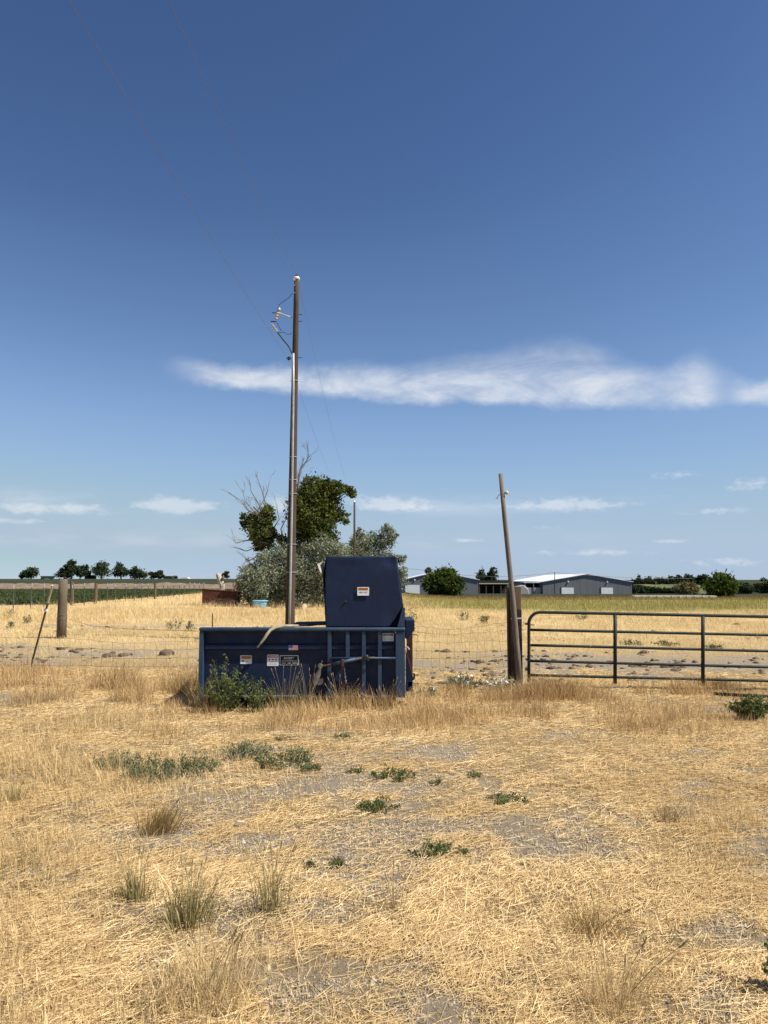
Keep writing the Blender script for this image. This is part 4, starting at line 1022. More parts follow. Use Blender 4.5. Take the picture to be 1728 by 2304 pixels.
# strap over the rail
sp = [(736, 1402, .55), (700, 1407, .30), (662, 1407.5, .10), (640, 1408, .02), (622, 1411, -.02), (609, 1417, -.05), (601, 1427, -.07), (596, 1435, -.08), (588, 1446, -.085), (579, 1457, -.09)]
wd_ = [.02, .02, .024, .034, .038, .036, .036, .034, .024, .022]; V = []
for (px, py, dy), w_ in zip(sp, wd_):
    p = cz(px, py, dy); i = len(V) // 4; q0 = cz(*sp[max(0, i - 1)]); q1 = cz(*sp[min(len(sp) - 1, i + 1)]); d_ = (q1 - q0).normalized(); s_ = d_.cross(Vector((.25, -1, .35))).normalized() * w_ * .55; th = s_.cross(d_).normalized() * .006
    V += [p - s_ - th, p + s_ - th, p + s_ + th, p - s_ + th]
Fq = []
for i in range(len(sp) - 1):
    for k in range(4): Fq.append((i * 4 + k, i * 4 + (k + 1) % 4, i * 4 + 4 + (k + 1) % 4, i * 4 + 4 + k))
Fq += [(3, 2, 1, 0), (len(V) - 4, len(V) - 3, len(V) - 2, len(V) - 1)]
tag(link('strap', npmesh('strap', np.array(V), np.array(Fq)), M['rubber'], None, False), 'tan rubber strap drooping over the compactor top rail', 'strap')


# signs: flat printed plates
def text(body, x, z, y, hgt, m, parent, name='lettering', maxw=None, shear=0.0):
    cu = bpy.data.curves.new('t', 'FONT'); cu.body = body; cu.align_x = 'CENTER'; cu.align_y = 'CENTER'; cu.size = 1.0; cu.shear = shear; cu.offset = .012
    o = bpy.data.objects.new('t', cu); C.objects.link(o); dg = bpy.context.evaluated_depsgraph_get(); me = bpy.data.meshes.new_from_object(o.evaluated_get(dg)); bpy.data.objects.remove(o); bpy.data.curves.remove(cu)
    n = len(me.vertices); co_ = np.empty(n * 3, np.float32); me.vertices.foreach_get('co', co_); co_ = co_.reshape(-1, 3)
    wx, hx = np.ptp(co_[:, 0]), np.ptp(co_[:, 1]); cxm, cym = (co_[:, 0].max() + co_[:, 0].min()) / 2, (co_[:, 1].max() + co_[:, 1].min()) / 2
    s_ = hgt / hx; sx_ = min(s_, maxw / wx) if maxw else s_
    out = np.stack([(co_[:, 0] - cxm) * sx_ + x, np.full(n, y), (co_[:, 1] - cym) * s_ + z], 1).astype(np.float32); me.vertices.foreach_set('co', out.ravel()); me.update(); me.materials.clear()
    return link(name, me, m, parent)


def plate(a0, a1, b0, b1, m, parent, y, name='sign', bev=.008):
    x0, x1, z0, z1 = cX(a0, b0), cX(a1, b0), cZ(b1), cZ(b0); r_ = bev; P_ = []
    for cx_, cz_, s0 in ((x1 - r_, z1 - r_, 0), (x0 + r_, z1 - r_, 90), (x0 + r_, z0 + r_, 180), (x1 - r_, z0 + r_, 270)):
        for q_ in (0, 45, 90): P_.append((cx_ + r_ * math.cos(R(s0 + q_)), cz_ + r_ * math.sin(R(s0 + q_))))
    return MB().prism(P_, y, y + .003).build(name, m, parent)


def rows(a0, a1, ys_, y, m, parent, hpx=.7, name='print_line'):
    for yy, f0, f1 in ys_: MB().box(cX(a0 + (a1 - a0) * f0), cX(a0 + (a1 - a0) * f1), y, y + .001, cZ(yy + hpx), cZ(yy - hpx)).build(name, m, parent)


ysg = YF + .012; ys = YF + .090
s = plate(804, 830.5, 1321, 1340, M['white'], comp, ysg - .012, 'warning_sign'); plate(806, 828.5, 1322.6, 1327.6, M['orange'], s, ysg - .014, 'header', .004); text('! WARNING', (cX(806, 1325) + cX(828.5, 1325)) / 2, cZ(1325), ysg - .016, .018, M['black'], s, maxw=.12); text('KEEP OUT', (cX(806, 1333) + cX(828.5, 1333)) / 2, cZ(1332.6), ysg - .014, .021, M['black'], s, maxw=.12)
s = plate(538, 564, 1476, 1495.5, M['white'], comp, ys, 'pinch_hazard_sign'); plate(540, 562.5, 1477.5, 1484, M['orange'], s, ys - .002, 'header', .004)
for dx, rr in ((544, .013), (553, .009)): MB().lathe((cX(dx), ys - .001, cZ(1488.5 if dx == 544 else 1491)), (0, -1, 0), [(rr, 0), (rr, .001)], 12).build('pictogram', M['black'], s)
s = plate(599, 625, 1474.5, 1500, M['white'], comp, ys, 'danger_sign'); plate(600.5, 623.5, 1476, 1481.5, M['redp'], s, ys - .002, 'header', .004); text('! DANGER', cX(612), cZ(1478.8), ys - .0035, .020, M['white'], s, maxw=.125)
for dx in (604, 611.5, 619): MB().lathe((cX(dx), ys - .001, cZ(1485.5)), (0, -1, 0), [(.011, 0), (.011, .001)], 10).build('pictogram', M['black'], s)
rows(601, 623, [(1490, .05, .95), (1493, .05, .9), (1496, .05, .95)], ys - .001, simple('grey_print', (.35, .35, .35, 1), .6), s, .35)
s = plate(627.5, 670, 1476, 1498.5, M['white'], comp, ys, 'maker_sign'); pb_ = plate(629, 668.5, 1477.4, 1497.1, M['black'], s, ys - .002, 'field', .006); text('RAMJET', cX(648.5), cZ(1483.2), ys - .0035, .040, M['white'], s, maxw=.215, shear=.25)
rows(632, 666, [(1488.6, .0, 1.0)], ys - .0035, M['white'], s, .5); rows(632, 666, [(1493.5, 0, .26), (1493.5, .38, .60), (1493.5, .72, 1.0)], ys - .0035, M['pale'], s, 1.1, 'print_block')
s = plate(860.5, 886, 1425.5, 1444, M['white'], comp, ys, 'notice_sign'); plate(862, 884.5, 1426.8, 1431.5, M['bluep'], s, ys - .002, 'header', .004); text('NOTICE', cX(873), cZ(1429.2), ys - .0035, .018, M['white'], s, maxw=.11)
rows(862.5, 884, [(1434.5, .0, 1.), (1437.2, 0, .95), (1440, 0, 1.)], ys - .001, simple('grey_print2', (.4, .4, .4, 1), .6), s, .35)
yf_ = YF + .042
s = plate(649, 669.5, 1452, 1463, M['white'], comp, yf_ - .001, 'flag_decal', .001)
for i in range(7): MB().box(cX(649.2), cX(669.3), yf_ - .002, yf_ - .0012, cZ(1452.1 + i * 1.55 + .8), cZ(1452.1 + i * 1.55)).build('stripe', M['redp'], s)
MB().box(cX(649.2), cX(657.5), yf_ - .0035, yf_ - .0022, cZ(1457.9), cZ(1452.1)).build('canton', M['bluep'], s)


# ------------------------------------------------------------------ gate, posts, fences
YG0, YG1 = 12.4, 12.15
gl0 = at(1190, 1450, YG0); gdir = (at(1728, 1450, YG1) - gl0); 
def gpt(px, yl, yr):
    """point on the gate plane: screen column px, rail height given at left end and at the frame edge"""
    s_ = (px - 1190) / 538.; d_ = ray(px, 1450); Yq = YG0 + (YG1 - YG0) * s_; yy = yl + (yr - yl) * s_; return at(px, yy, Yq)


gate = thing('tube_gate', 'dark green five bar tube gate closed across the field entrance', 'gate', gpt(1190, 1535, 1548))
rr = [(1377, 1387.5), (1417, 1429), (1451.5, 1465), (1487, 1501), (1519, 1532)]
XE = 1850
def rail(i, px0, px1, n=12): return [gpt(px0 + (px1 - px0) * k / n, *rr[i]) for k in range(n + 1)]


arc = [gpt(1190 + 26 * (1 - math.cos(a_)), 1377 + 26 * (1 - math.sin(a_)), 1387.5 + 26 * (1 - math.sin(a_))) for a_ in np.linspace(0, R(90), 8)]
arc2 = [gpt(XE - 26 * (1 - math.cos(a_)), 1377 + 26 * (1 - math.sin(a_)), 1387.5 + 26 * (1 - math.sin(a_))) for a_ in np.linspace(R(90), 0, 8)]
MB().tube([gpt(1190, 1536, 1549), gpt(1190, 1480, 1493), gpt(1190, 1420, 1432)] + arc + rail(0, 1230, XE - 40)[1:-1] + arc2 + [gpt(XE, 1420, 1432), gpt(XE, 1536, 1549)], .0265, 10).build('frame', M['gate'], gate, True)
for i in range(1, 5): MB().tube(rail(i, 1191, XE), .0225, 8).build('rail', M['gate'], gate, True)
for px in (1384, 1581.5, 1770): MB().tube([gpt(px, 1379, 1389.5), gpt(px, 1440, 1450), gpt(px, 1533, 1546)], .031, 8).build('upright', M['gate'], gate, True)
for yy in (1404, 1507): MB().tube([gpt(1181, yy, yy + 12), gpt(1193, yy - 1, yy + 11)], .018, 8).build('hinge', M['rust2'], gate)
# railway tie and the leaning pole in front of it
tb_ = at(1163, 1536, 12.62); ttop = at(1164, 1319, 12.62)
tie = thing('tie_post', 'thick dark railway tie gate post behind the leaning pole', 'gate post', (tb_.x, 12.62, 0))
hw = (at(1178, 1400, 12.62).x - at(1152, 1400, 12.62).x) / 2
zmid = at(1164, 1372, 12.62).z
MB().box(tb_.x - hw, tb_.x + hw, 12.52, 12.74, -.15, zmid, .012, Matrix.Rotation(R(-9), 3, 'Z')).build('lower_timber', M['tie'], tie)
MB().box(tb_.x - hw + .003, tb_.x + hw - .003, 12.523, 12.737, zmid + .002, ttop.z, .012, Matrix.Rotation(R(-9), 3, 'Z')).build('bare_top', M['tietop'], tie)
xs0 = at(1146.5, 1430, 12.64).x; MB().box(xs0 - .035, xs0 + .030, 12.56, 12.70, -.15, at(1146, 1322, 12.64).z, .01).build('side_timber', M['tie'], tie)
for dy_ in (0, 1.6): MB().tube([at(x, y + dy_, Yq) for x, y, Yq in ((1150, 1391, 12.50), (1160, 1391, 12.28), (1170, 1390.5, 12.44), (1181, 1389, 12.5))], .005, 5).build('tie_wire', M['pale'], tie)
MB().tube([at(x, y, 12.47) for x, y in ((1166, 1396), (1172, 1402), (1180, 1399), (1175, 1408), (1168, 1412), (1173, 1414), (1178, 1419))], .004, 4).build('loose_wire', M['fencewire'], tie)
lp0, lp1 = at(1170.5, 1541, 12.28), at(1126.5, 1066, 12.40)
lp0.z = -.12
mid = lambda s_, b_: lp0.lerp(lp1, s_) + Vector((b_, 0, 0))
lpole = thing('leaning_pole', 'tall thin weathered pole leaning left against the railway tie', 'pole', (lp0.x, lp0.y, 0))
MB().tube([mid(0, 0), mid(.2, .012), mid(.4, .018), mid(.6, .010), mid(.8, .0), mid(1, 0)], [.052, .049, .045, .041, .038, .036], 12, True, .04).build('shaft', M['greywood'], lpole, True)
MB().lathe(at(1133.5, 1109.5, 12.38), (1, -.2, .1), [(.012, 0), (.02, .03), (.034, .04), (.034, .065), (.02, .075)], 10).build('insulator_knob', M['cream'], lpole, True)
MB().tube([at(x, y, 12.33) for x, y in ((1134, 1111), (1127, 1112), (1122, 1114), (1119, 1120), (1115, 1121))], .005, 4).build('wire_end', M['fencewire'], lpole)
MB().tube([at(x, y, 12.33) for x, y in ((1119, 1120), (1120, 1124))], .004, 4).build('wire_end', M['fencewire'], lpole)
a_, b_ = at(1605, 1557, 11.6), at(1760, 1566, 11.25); a_.z = tz(a_.x, a_.y) + .045; b_.z = tz(b_.x, b_.y) + .04
tag(MB().tube([a_, a_.lerp(b_, .5), b_, b_ + (b_ - a_) * .5], .026, 10).build('ground_pipe', M['gate'], None, True), 'loose green pipe lying on the bare ground below the gate', 'pipe')

# woven wire fence along the yard
fence = thing('woven_wire_fence', 'sagging rusty woven wire fence between compactor and tie post', 'fence', gp(1040, 12.6))
strands = [[(931, 1408), (960, 1411), (1018, 1418), (1070, 1410), (1142, 1399)], [(931, 1421), (1010, 1428), (1080, 1424), (1142, 1419)], [(931, 1444), (1030, 1446), (1100, 1441), (1142, 1443)], [(931, 1464), (1040, 1467), (1142, 1463)], [(931, 1481), (1040, 1482), (1142, 1477)], [(931, 1505), (1040, 1504), (1142, 1500)]]
def interp(st, x): return float(np.interp(x, [q_[0] for q_ in st], [q_[1] for q_ in st]))


for st in strands: MB().tube([at(x, interp(st, x) + random.uniform(-1.6, 1.6), 12.6) for x in np.linspace(st[0][0], st[-1][0], 22)], .0020, 4).build('strand', M['fencewire'], fence)
for x in range(938, 1140, 17):
    lean_ = random.uniform(-16, 6); MB().tube([at(x + lean_ * (k - 2.5) / -3., interp(strands[k], min(max(x, 931), 1142)), 12.6) for k in range(6)], .0015, 4).build('stay', M['fencewire'], fence)
fence2 = thing('woven_wire_fence', 'low slack woven wire fence left of the compactor', 'fence', gp(280, 13.4))
st2 = [[(-20, 1436), (110, 1433), (280, 1447), (446, 1442)], [(-20, 1457), (100, 1455), (280, 1463), (446, 1460)], [(-20, 1478), (90, 1478), (280, 1482), (446, 1480)], [(-20, 1497), (80, 1496), (280, 1500), (446, 1499)]]
for st in st2: MB().tube([at(x, interp(st, x) + random.uniform(-1.5, 1.5), 13.3) for x in np.linspace(st[0][0], st[-1][0], 30)], .0022, 4).build('strand', M['fencewire'], fence2)
for x in range(-10, 446, 24): MB().tube([at(x + random.uniform(-2, 2), interp(st2[k], x), 13.3) for k in range(4)], .0016, 4).build('stay', M['fencewire'], fence2)
# leaning steel post
q0, q1 = G(62, 1516), at(118, 1317, 13.2); q0.z = -.1
tp = thing('steel_fence_post', 'leaning green steel fence post with a cream painted tip', 'fence post', (q0.x, q0.y, 0))
def tpost(a_, b_, name, m, parent):
    mb = MB(); d_ = (b_ - a_); mb.tube([a_, b_], .017, 4); mb.tube([a_ + Vector((.0, .022, 0)), b_ + Vector((0, .022, 0))], .012, 4); return mb.build(name, m, parent)


tpost(q0, q0.lerp(q1, .82), 'shaft', M['tpost'], tp); tpost(q0.lerp(q1, .822), q1, 'painted_tip', M['cream'], tp)
MB().box(*[v for c_ in zip(q0.lerp(q1, .745) - Vector((.025, .03, .02)), q0.lerp(q1, .745) + Vector((.035, .02, .025))) for v in c_], .005).build('insulator_clip', M['white'], tp)
# thick wooden post and wires reaching to the compactor
b0 = gp(138, 22.8); t0_ = at(142.5, 1303, 22.8)
wp = thing('wooden_post', 'thick round weathered wooden corner post standing in the pasture', 'fence post', b0)
MB().tube([b0 - Vector((0, 0, .2)), b0.lerp(t0_, .35), b0.lerp(t0_, .7), t0_], [.145, .138, .132, .126], 16, True, .03).build('shaft', M['postwood'], wp, True)
for yy in (1382, 1392): MB().tube([at(138.5, yy, 22.8) + Vector((math.cos(q_) * .154, math.sin(q_) * .154, 0)) for q_ in np.linspace(0, 6.28, 14)], .006, 4).build('wire_wrap', M['steel'], wp)
MB().tube([at(148, 1391, 22.7), at(170, 1398, 21), at(210, 1409, 18.5), at(300, 1416, 16), at(380, 1418, 14.5), at(446, 1420, 13.4)], .0042, 4).build('slack_wire', M['fencewire'], wp)
# far fence
ff = thing('post_and_wire_fence', 'long line of thin posts and wire beside the green crop', 'fence', (-21, 62, tz(-21, 62)))
yy = 40.2; i = 0; tops = []
while yy < 87:
    b_ = Vector((-21 + random.uniform(-.06, .06), yy, tz(-21, yy))); hh = 1.52 + random.uniform(-.07, .07) - .12 * (yy - 40) / 45; lx = Vector((random.uniform(-.05, .05), 0, hh))
    if i in (7, 14): MB().tube([b_ - Vector((0, 0, .1)), b_ + lx * 1.03], [.13, .12], 8, True, .05).build('wooden_line_post', M['postwood'], ff)
    elif True:
        o_ = MB().tube([b_ - Vector((0, 0, .1)), b_ + lx * .84], .034, 5).build('post', M['tpost'], ff); MB().tube([b_ + lx * .842, b_ + lx], .036, 5).build('painted_tip', M['pale'], o_)
    yy += 2.02 + random.uniform(-.1, .1); i += 1
for zz in (.35, .75, 1.15): MB().tube([Vector((-21, y_, tz(-21, y_) + zz + random.uniform(-.01, .01))) for y_ in np.arange(39, 88, 2.)], .006, 4).build('strand', M['fencewire'], ff)
b_ = gp(162, 52); tag(MB().tube([b_ - Vector((0, 0, .2)), b_.lerp(at(162, 1309.5, 52), 1)], [.14, .13], 10, True, .04).build('wooden_post', M['postwood']), 'smaller wooden post just right of the thick corner post', 'fence post')
b_ = gp(478, 26); tag(MB().tube([b_ - Vector((0, 0, .3)), at(478.5, 1380, 22)], [.022, .018], 6).build('stake', M['greywood']), 'thin pale stake standing behind the compactor left end', 'stake')

# ------------------------------------------------------------------ odds and ends in the pasture
YX = 49.5
bx = thing('steel_box', 'tilted rust brown open steel box in the golden grass', 'steel box', gp(496, YX))
Q = [at(456, 1325, YX), at(536, 1331.5, YX), at(534, 1358, YX), at(454, 1358, YX)]
poly = [(v.x, v.z) for v in Q]
MB().prism(poly, YX, YX + .04).build('front_plate', M['rust'], bx); MB().prism(poly, YX + .95, YX + .99).build('back_plate', M['rust'], bx)
MB().box(poly[3][0], poly[3][0] + .04, YX + .041, YX + .949, poly[3][1], poly[0][1] - .01).build('end_plate', M['rust'], bx); MB().box(poly[2][0] - .04, poly[2][0], YX + .041, YX + .949, poly[2][1], poly[1][1] - .01).build('end_plate', M['rust'], bx)
MB().tube([Q[0] + Vector((-.03, -.0, .02)), Q[1] + Vector((.03, 0, .02))], .035, 6).build('top_rim', simple('faded_rust', (.22, .12, .09, 1), .9), bx)
br = thing('brush_pile', 'heap of dry brown sticks in front of the rusty box', 'brush pile', gp(510, 48.6)); mb = MB()
for i in range(90):
    c_ = gp(random.gauss(508, 17), 48.6 + random.uniform(-.4, .5)); a_ = random.uniform(-.6, .6) + (math.pi if random.random() < .5 else 0); l_ = random.uniform(.3, .9); d_ = Vector((math.cos(a_), random.uniform(-.4, .4), random.uniform(-.1, .45))) * l_ * .5
    z_ = random.random() ** 2 * .45; mb.tube([c_ - d_ + Vector((0, 0, z_)), c_ + Vector((0, 0, z_ + .05)), c_ + d_ + Vector((0, 0, z_))], [.014, .012, .007], 4)
mb.build('sticks', simple('brown_stick', (.13, .075, .05, 1), .9), br)
b_ = gp(497, 56); st = [at(x, y, 56) for x, y in ((498, 1362), (499, 1335), (500, 1318), (495, 1305), (491, 1294), (489, 1290))]
stp = thing('dead_stump', 'pale broken dead tree stump rising behind the rusty box', 'stump', b_)
MB().tube(st, [.24, .21, .22, .24, .17, .08], 9, True, .35).build('trunk', simple('bleached_wood', (.45, .39, .33, 1), .9, 0, (.26, .215, .18, 1), 7, .6, 20), stp); MB().tube([at(496, 1309, 56), at(502, 1300, 55.8), at(503, 1294, 55.8)], [.16, .1, .03], 7, True, .3).build('stub', M['deadwood'], stp)
MB().tube([at(500, 1316, 56), at(505, 1311, 55.8)], [.08, .02], 6, True, .3).build('stub', M['deadwood'], stp)
b_ = gp(585, 47.6); k = 47.6 / F
tub = thing('blue_tub', 'light blue plastic stock tub standing in the straw', 'tub', b_)
MB().lathe(b_ + Vector((0, 0, .0)), (0, 0, 1), [(.36, 0), (.38, .02), (.43, .36), (.44, .42), (.415, .42), (.35, .05)], 24).build('body', M['tub'], tub, True)
MB().lathe(b_ + Vector((0, 0, .42)), (0, 0, 1), [(.43, .002), (.50, .005), (.505, .05), (.45, .06), (.42, .04)], 24).build('rim', M['tub'], tub, True)
MB().tube([b_ + Vector((math.cos(q_) * .425, math.sin(q_) * .425, .26)) for q_ in np.linspace(0, 6.28, 20)], .014, 5).build('band', M['tub'], tub)
b_ = gp(680, 45.5); lg = thing('cut_log', 'short cut log lying behind the utility pole with its pale end showing', 'log', b_)
e0, e1 = b_ + Vector((.18, -.3, .20)), b_ + Vector((-.36, .35, .19)); d_ = (e1 - e0).normalized()
MB().tube([e0, e0.lerp(e1, .5), e1], [.20, .205, .20], 14, True, .06).build('bark', M['bark'], lg, True); MB().lathe(e0 - d_ * .012, d_, [(.175, 0), (.18, .011)], 14).build('cut_face', M['logend'], lg)
b_ = gp(628, 46.5); tag(MB().tube([b_ + Vector((-.5, 0, .08)), b_ + Vector((.5, .1, .08))], [.05, .05], 7, True, .3).build('fallen_branch', M['darkwood_shade']), 'dark branch lying right of the blue tub', 'branch')


def soil_mound(label, px, Y, rx, ry, hh):
    b_ = gp(px, Y); bm = bmesh.new(); bmesh.ops.create_icosphere(bm, subdivisions=3, radius=1)
    for v in bm.verts:
        n_ = float(fbm(v.co.x * 2.2 + px, v.co.y * 2.2 + v.co.z * 2, 3)); v.co = b_ + Vector((v.co.x * rx * (.65 + .7 * n_), v.co.y * ry * (.65 + .7 * n_), max(v.co.z, -.25) * hh * (.6 + .8 * n_)))
    me = bpy.data.meshes.new('soil_mound'); bm.to_mesh(me); bm.free(); tag(link('soil_mound', me, M['soil']), label, 'mound', 'soil mounds in the pasture')


soil_mound('largest dark soil mound left of the compactor', 374, 17.6, .17, .14, .14)
soil_mound('flat dark soil mound left of the largest mound', 280, 17.4, .17, .12, .075)
soil_mound('pale crumbly soil mound nearest the leaning steel post', 245, 17.2, .16, .12, .08)
soil_mound('soil mound behind the first gate panel', 1435, 15.6, .20, .14, .07)
soil_mound('long low soil mound behind the second gate panel', 1508, 15.4, .20, .12, .06)


# ------------------------------------------------------------------ weeds, tufts and flowers
def grass_tuft(label, px, py, hpx, wpx, n, m, seeds=0, leanx=0.0, wid=.0030):
    b_ = G(px, py) if py > 100 else gp(px, py); k = (b_.y) / F; hm, wm_ = hpx * k, wpx * k; b_.z = tz(b_.x, b_.y)
    r_ = wm_ * .16; p = np.stack([b_.x + rng.normal(0, r_, n), b_.y + rng.normal(0, r_ * .8, n)], 1); h = hm * rng.uniform(.35, 1.05, n)
    off = (p - [b_.x, b_.y]) / max(r_, 1e-4); lean = off * (wm_ * .19) * (h / hm)[:, None] + rng.normal(0, wm_ * .15, (n, 2)) * (h / hm)[:, None]; lean[:, 0] += leanx * hm * h / hm
    v, f, kk = blades(z3(p, -.01), h, lean, np.full(n, wid) * rng.uniform(.7, 1.3, n), 2)
    t_ = thing('grass_tuft', label, 'grass tuft', b_, 'bunch grass tufts'); link('blades', npmesh('blades', v, f, np.repeat(rng.random(n), kk)), m, t_)
    if seeds:
        mb = MB()
        for _ in range(seeds):
            a_ = random.uniform(0, 6.28); q = b_ + Vector((math.cos(a_) * wm_ * .1, math.sin(a_) * wm_ * .1, 0)); e = q + Vector((random.uniform(-.5, .5) * wm_ + leanx * hm, random.uniform(-.3, .3) * wm_, hm * random.uniform(.8, 1.25)))
            mb.tube([q, q.lerp(e, .5) + Vector((0, 0, .02)), e], [.0018, .0015, .001], 4); d_ = (e - q).normalized() * .05; mb.tube([e - d_, e - d_ * .4, e], [.0022, .0048, .0015], 5)
        mb.build('seed_stems', simple('seed_head', (.36, .27, .13, 1), .9), t_)
    return t_


grass_tuft('bushy brown bunch grass tuft leaning right on bare soil', 355, 1872, 85, 110, 420, M['tuft'], 4, .34)
grass_tuft('greenish tuft at the left of three in the foreground', 305, 2030, 95, 90, 170, M['tuftgreen'], 8, -.12)
grass_tuft('largest greenish foreground tuft, middle of three', 425, 2090, 125, 140, 330, M['tuftgreen'], 8, .10)
grass_tuft('thin wiry foreground tuft, right of three', 610, 2065, 140, 130, 120, M['tuftgreen'], 14, -.02)
grass_tuft('flattened straw coloured tuft right of centre in the foreground', 1330, 2095, 75, 190, 330, M['tuft'], 3, -.1)
grass_tuft('small reddish brown tuft on bare soil at the right', 1500, 1852, 45, 90, 150, M['tuft'], 2, .1)
grass_tuft('sparse dry stems right of the wiry tuft', 880, 2050, 90, 70, 26, M['tuft'], 4)
grass_tuft('dense bronze clump at the bottom edge left of centre', 470, 2265, 150, 260, 300, M['drygrass'], 10, .1, .0024)
grass_tuft('tall bronze clump at the bottom edge right of centre', 1370, 2270, 140, 260, 300, M['drygrass'], 10, .05, .0024)
grass_tuft('dry seeding grass before the compactor cross pipe', 770, 10.36, 70, 80, 110, M['tuft'], 12, .1, .003)
grass_tuft('pale green seeding grass in front of the maker sign', 640, 10.36, 85, 80, 90, M['tuftgreen'], 13, 0., .003)
grass_tuft('wheat like grass between green weed and signs', 690, 10.36, 95, 70, 70, M['tuftgreen'], 12, 0., .003)
grass_tuft('dead arching grass at the compactor left corner', 470, 10.36, 75, 90, 170, M['tuft'], 12, -.2, .004)
grass_tuft('pale stems at the compactor right corner', 870, 10.36, 60, 60, 60, M['tuft'], 10, .1, .004)
grass_tuft('dark rank tuft beside the compactor left end', 410, 1558, 60, 90, 330, M['tuft'], 8, 0., .004)
grass_tuft('grey green tuft low on the left edge of the yard', 30, 1800, 60, 80, 120, M['tuftgreen'], 4)


def weed(name, label, px, py, wpx, hpx, n, size, m, stems=14, flat=.0, cat='weed', group='green weeds', Y=None, flowers=0):
    b_ = G(px, py) if Y is None else gp(px, Y); k = b_.y / F; hm, wm_ = hpx * k, wpx * k / 2; b_.z = tz(b_.x, b_.y)
    t_ = thing(name, label, cat, b_, group); mb = MB(); P_ = []; A_ = []
    for i in range(stems):
        a_ = random.uniform(0, 6.28); r_ = math.sqrt(random.random()); q = b_ + Vector((math.cos(a_) * r_ * wm_ * (.25 + .6 * flat), math.sin(a_) * r_ * wm_ * (.25 + .6 * flat) * .7, 0)); q.z = tz(q.x, q.y)
        e = q + Vector((math.cos(a_) * wm_ * r_ * (.75 - .45 * flat), math.sin(a_) * wm_ * r_ * .5, hm * (1.0 - .45 * r_ * r_) * random.uniform(.55, 1.08))); m_ = q.lerp(e, .5) + Vector((0, 0, hm * .08))
        mb.tube([q - Vector((0, 0, .01)), m_, e], [.004, .003, .0015], 4)
        for _ in range(max(2, n // stems)):
            s_ = random.uniform(.12, 1.0); c_ = q.lerp(m_, s_ * 2) if s_ < .5 else m_.lerp(e, s_ * 2 - 1); P_.append(c_ + Vector((random.gauss(0, 1), random.gauss(0, 1), random.gauss(0, .7))) * size * 1.1)
    mb.build('stems', simple('weed_stem', (.16, .16, .07, 1), .8), t_)
    p = np.array([v[:] for v in P_]); n_ = len(p); a = rng.normal(0, 1, (n_, 3)); a[:, 2] += .4; a /= np.linalg.norm(a, axis=1)[:, None]; b = np.cross(a, rng.normal(0, 1, (n_, 3))); b /= np.linalg.norm(b, axis=1)[:, None]
    s = size * rng.uniform(.6, 1.4, n_); a *= s[:, None]; b *= s[:, None] * .42; v = np.stack([p - a, p - b, p + a, p + b], 1).reshape(-1, 3)
    link('leaves', npmesh('leaves', v, np.arange(4 * n_).reshape(n_, 4), np.repeat(np.clip(rng.normal(.5, .25, n_), 0, 1), 4)), m, t_)
    if flowers:
        idx = rng.integers(0, n_, flowers); c = p[idx] + [0, -.01, .012]; a = rng.normal(0, 1, (flowers, 3)) * .017; b = np.cross(a, rng.normal(0, 1, (flowers, 3))); b = b / np.linalg.norm(b, axis=1)[:, None] * .018
        v = np.stack([c - a, c - b, c + a, c + b], 1).reshape(-1, 3); link('flowers', npmesh('flowers', v, np.arange(4 * flowers).reshape(-1, 4), np.repeat(rng.random(flowers), 4)), M['petal'], t_)
    return t_


weed('tall_weed', 'tall bushy green weed against the compactor front', 508, None, 125, 122, 1900, .021, M['weed'], 30, Y=10.33)
weed('tall_weed', 'shorter green weed right of the tall one at the compactor', 580, None, 95, 84, 800, .020, M['weed'], 22, Y=10.36)
weed('green_bush', 'low dark green bush by the ground pipe at the right edge', 1690, 1622, 105, 58, 2600, .020, M['weed'], 44, .15, 'bush')
for i, (px, py, w_, h_, n_, lab) in enumerate(((350, 1745, 150, 48, 2200, 'largest blue green weed patch in the golden grass'), (265, 1722, 110, 40, 700, 'thin weed patch at the left end of the largest patch'), (430, 1735, 110, 44, 1200, 'weed patch between the two thickest green patches'), (640, 1722, 140, 42, 1600, 'thick green weed patch below the compactor signs'), (545, 1700, 120, 36, 900, 'upper weed patch nearest the compactor'), (700, 1738, 50, 20, 260, 'small weed sprig right of the thick patch'))):
    weed('weed_patch', lab, px, py, w_, h_, int(n_ * .6), .014, M['bluegreen'], 60, .9)
for px, py, w_, h_, n_, lab in ((885, 1753, 95, 24, 700, 'creeping weed mat in the middle of the yard'), (800, 1740, 40, 12, 120, 'tiny weed sprig left of the creeping mat'), (848, 1822, 88, 22, 620, 'flat green mallow mat on bare soil, centre'), (1140, 1812, 100, 16, 520, 'long flat weed mat right of centre'), (985, 1920, 70, 22, 360, 'two lobed flat weed below the mallow mat'),
                                (1040, 1926, 28, 18, 110, 'small round weed right of the two lobed one'), (697, 1950, 24, 18, 80, 'lone small weed left of the flat pair'), (757, 1944, 32, 16, 120, 'small flat weed right of the lone one'), (935, 1925, 30, 10, 90, 'tiny weed at the left tip of the two lobed one'), (1065, 1752, 36, 14, 90, 'pale small weed on the bare track'), (980, 1768, 26, 16, 60, 'upright little weed near the creeping mat'), (635, 1666, 40, 12, 80, 'faint weed far up the bare track'), (770, 1664, 44, 12, 110, 'flat weed just below the compactor chain')):
    weed('ground_weed', lab, px, py, w_, h_, n_, .0125, M['weed'], 22, .9)
weed('flowering_weed', 'grey green weed with white flowers left of the tie post', 1045, 1552, 80, 40, 900, .020, M['bluegreen'], 30, .6, 'weed', 'green weeds', None, 60)
weed('flowering_weed', 'white flowered bindweed at the foot of the tie post', 1130, 1556, 110, 34, 500, .018, M['bluegreen'], 34, .8, 'weed', 'green weeds', None, 70)
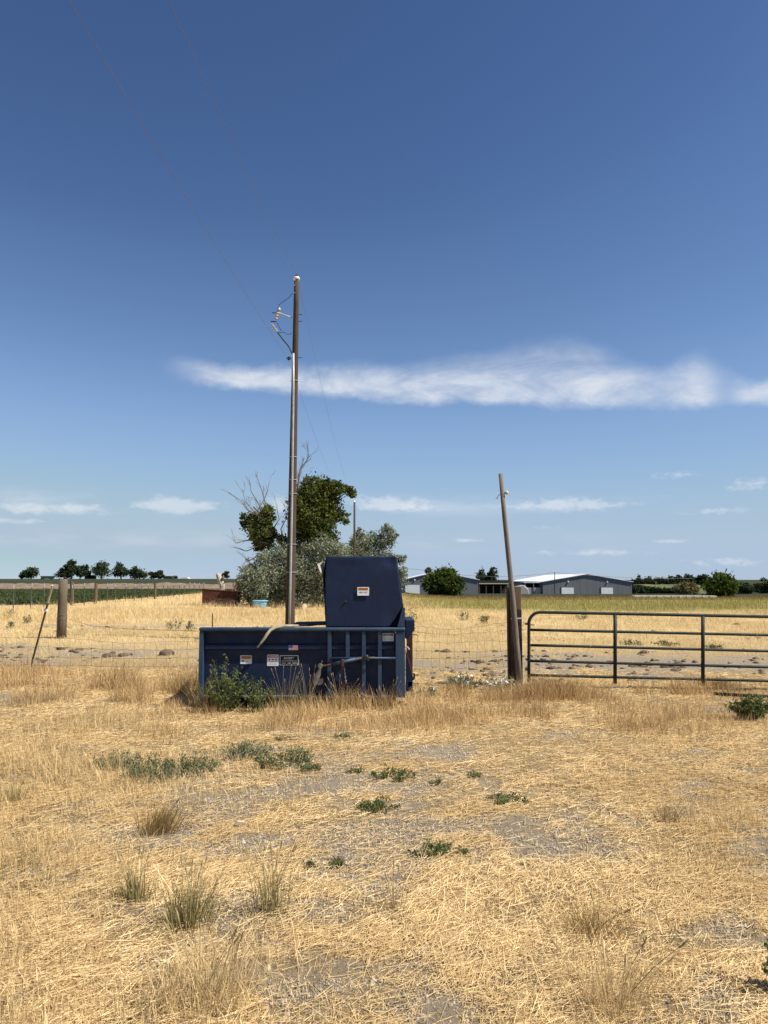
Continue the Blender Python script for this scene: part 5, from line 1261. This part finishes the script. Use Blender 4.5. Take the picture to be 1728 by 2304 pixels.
weed('flowering_weed', 'low weed with few white flowers right of the compactor', 955, 1568, 70, 26, 300, .018, M['bluegreen'], 20, .7, 'weed', 'green weeds', None, 22)
weed('roadside_weed', 'dark green weed rising at the right bottom edge', 1762, 2235, 90, 120, 500, .014, M['weed'], 20)
for px, Y, w_, h_, lab in ((395, 27, 44, 30, 'thistle clump behind the compactor left end'), (60, 30, 26, 22, 'small weed tuft left of the thick post'), (20, 34, 30, 22, 'weed tuft at the left edge behind the fence'), (25, 27.5, 22, 18, 'low grey green tuft at the far left of the pasture'), (425, 26, 20, 24, 'thin thistle right of the clump'), (580, 25, 40, 20, 'weed seen over the compactor top left of the pole')):
    weed('pasture_weed', lab, px, None, w_, h_, 150, .036, M['bluegreen'], 12, .5, 'weed', 'weeds in the pasture', Y)
for px, Y, w_, h_, lab in ((922, 24, 34, 95, 'tall green weed stalk right of the compactor hood'), (1090, 30, 26, 28, 'green weed clump beyond the wire fence'), (1040, 33, 40, 26, 'pale weed patch left of the leaning pole'), (1310, 34, 34, 18, 'weed clump over the gate top rail'), (1500, 20.5, 60, 14, 'flat green weeds behind the gate middle'), (1420, 20.5, 50, 12, 'thin green weeds behind the first gate upright'), (1600, 19.5, 50, 12, 'low weeds behind the second gate upright')):
    weed('pasture_weed', lab, px, None, w_, h_, 190, .036, M['weed'] if px in (922, 1500) else M['bluegreen'], 12, .3, 'weed', 'weeds in the pasture', Y)
# scraps on the soil
for px, py, lab, m_ in ((536, 1858, 'pale torn scrap lying right of the brown tuft', M['cream']), (878, 1578, 'flat pale stick beside the bronze grass', M['cream'])):
    g = G(px, py); tag(MB().prism([(g.x - .035, g.z + tz(g.x, g.y) + .02), (g.x + .02, g.z + tz(g.x, g.y) + .015), (g.x + .04, g.z + tz(g.x, g.y) + .04), (g.x - .01, g.z + tz(g.x, g.y) + .045)], g.y, g.y + .03).build('scrap', m_), lab, 'scrap')
for o in bpy.data.objects:
    if o.parent is not None and o.name.split('.')[0] in ('flowers', 'stems', 'seed_stems', 'sticks', 'leaves', 'blades'): o['kind'] = 'stuff'
    if '_w' in o: del o['_w']
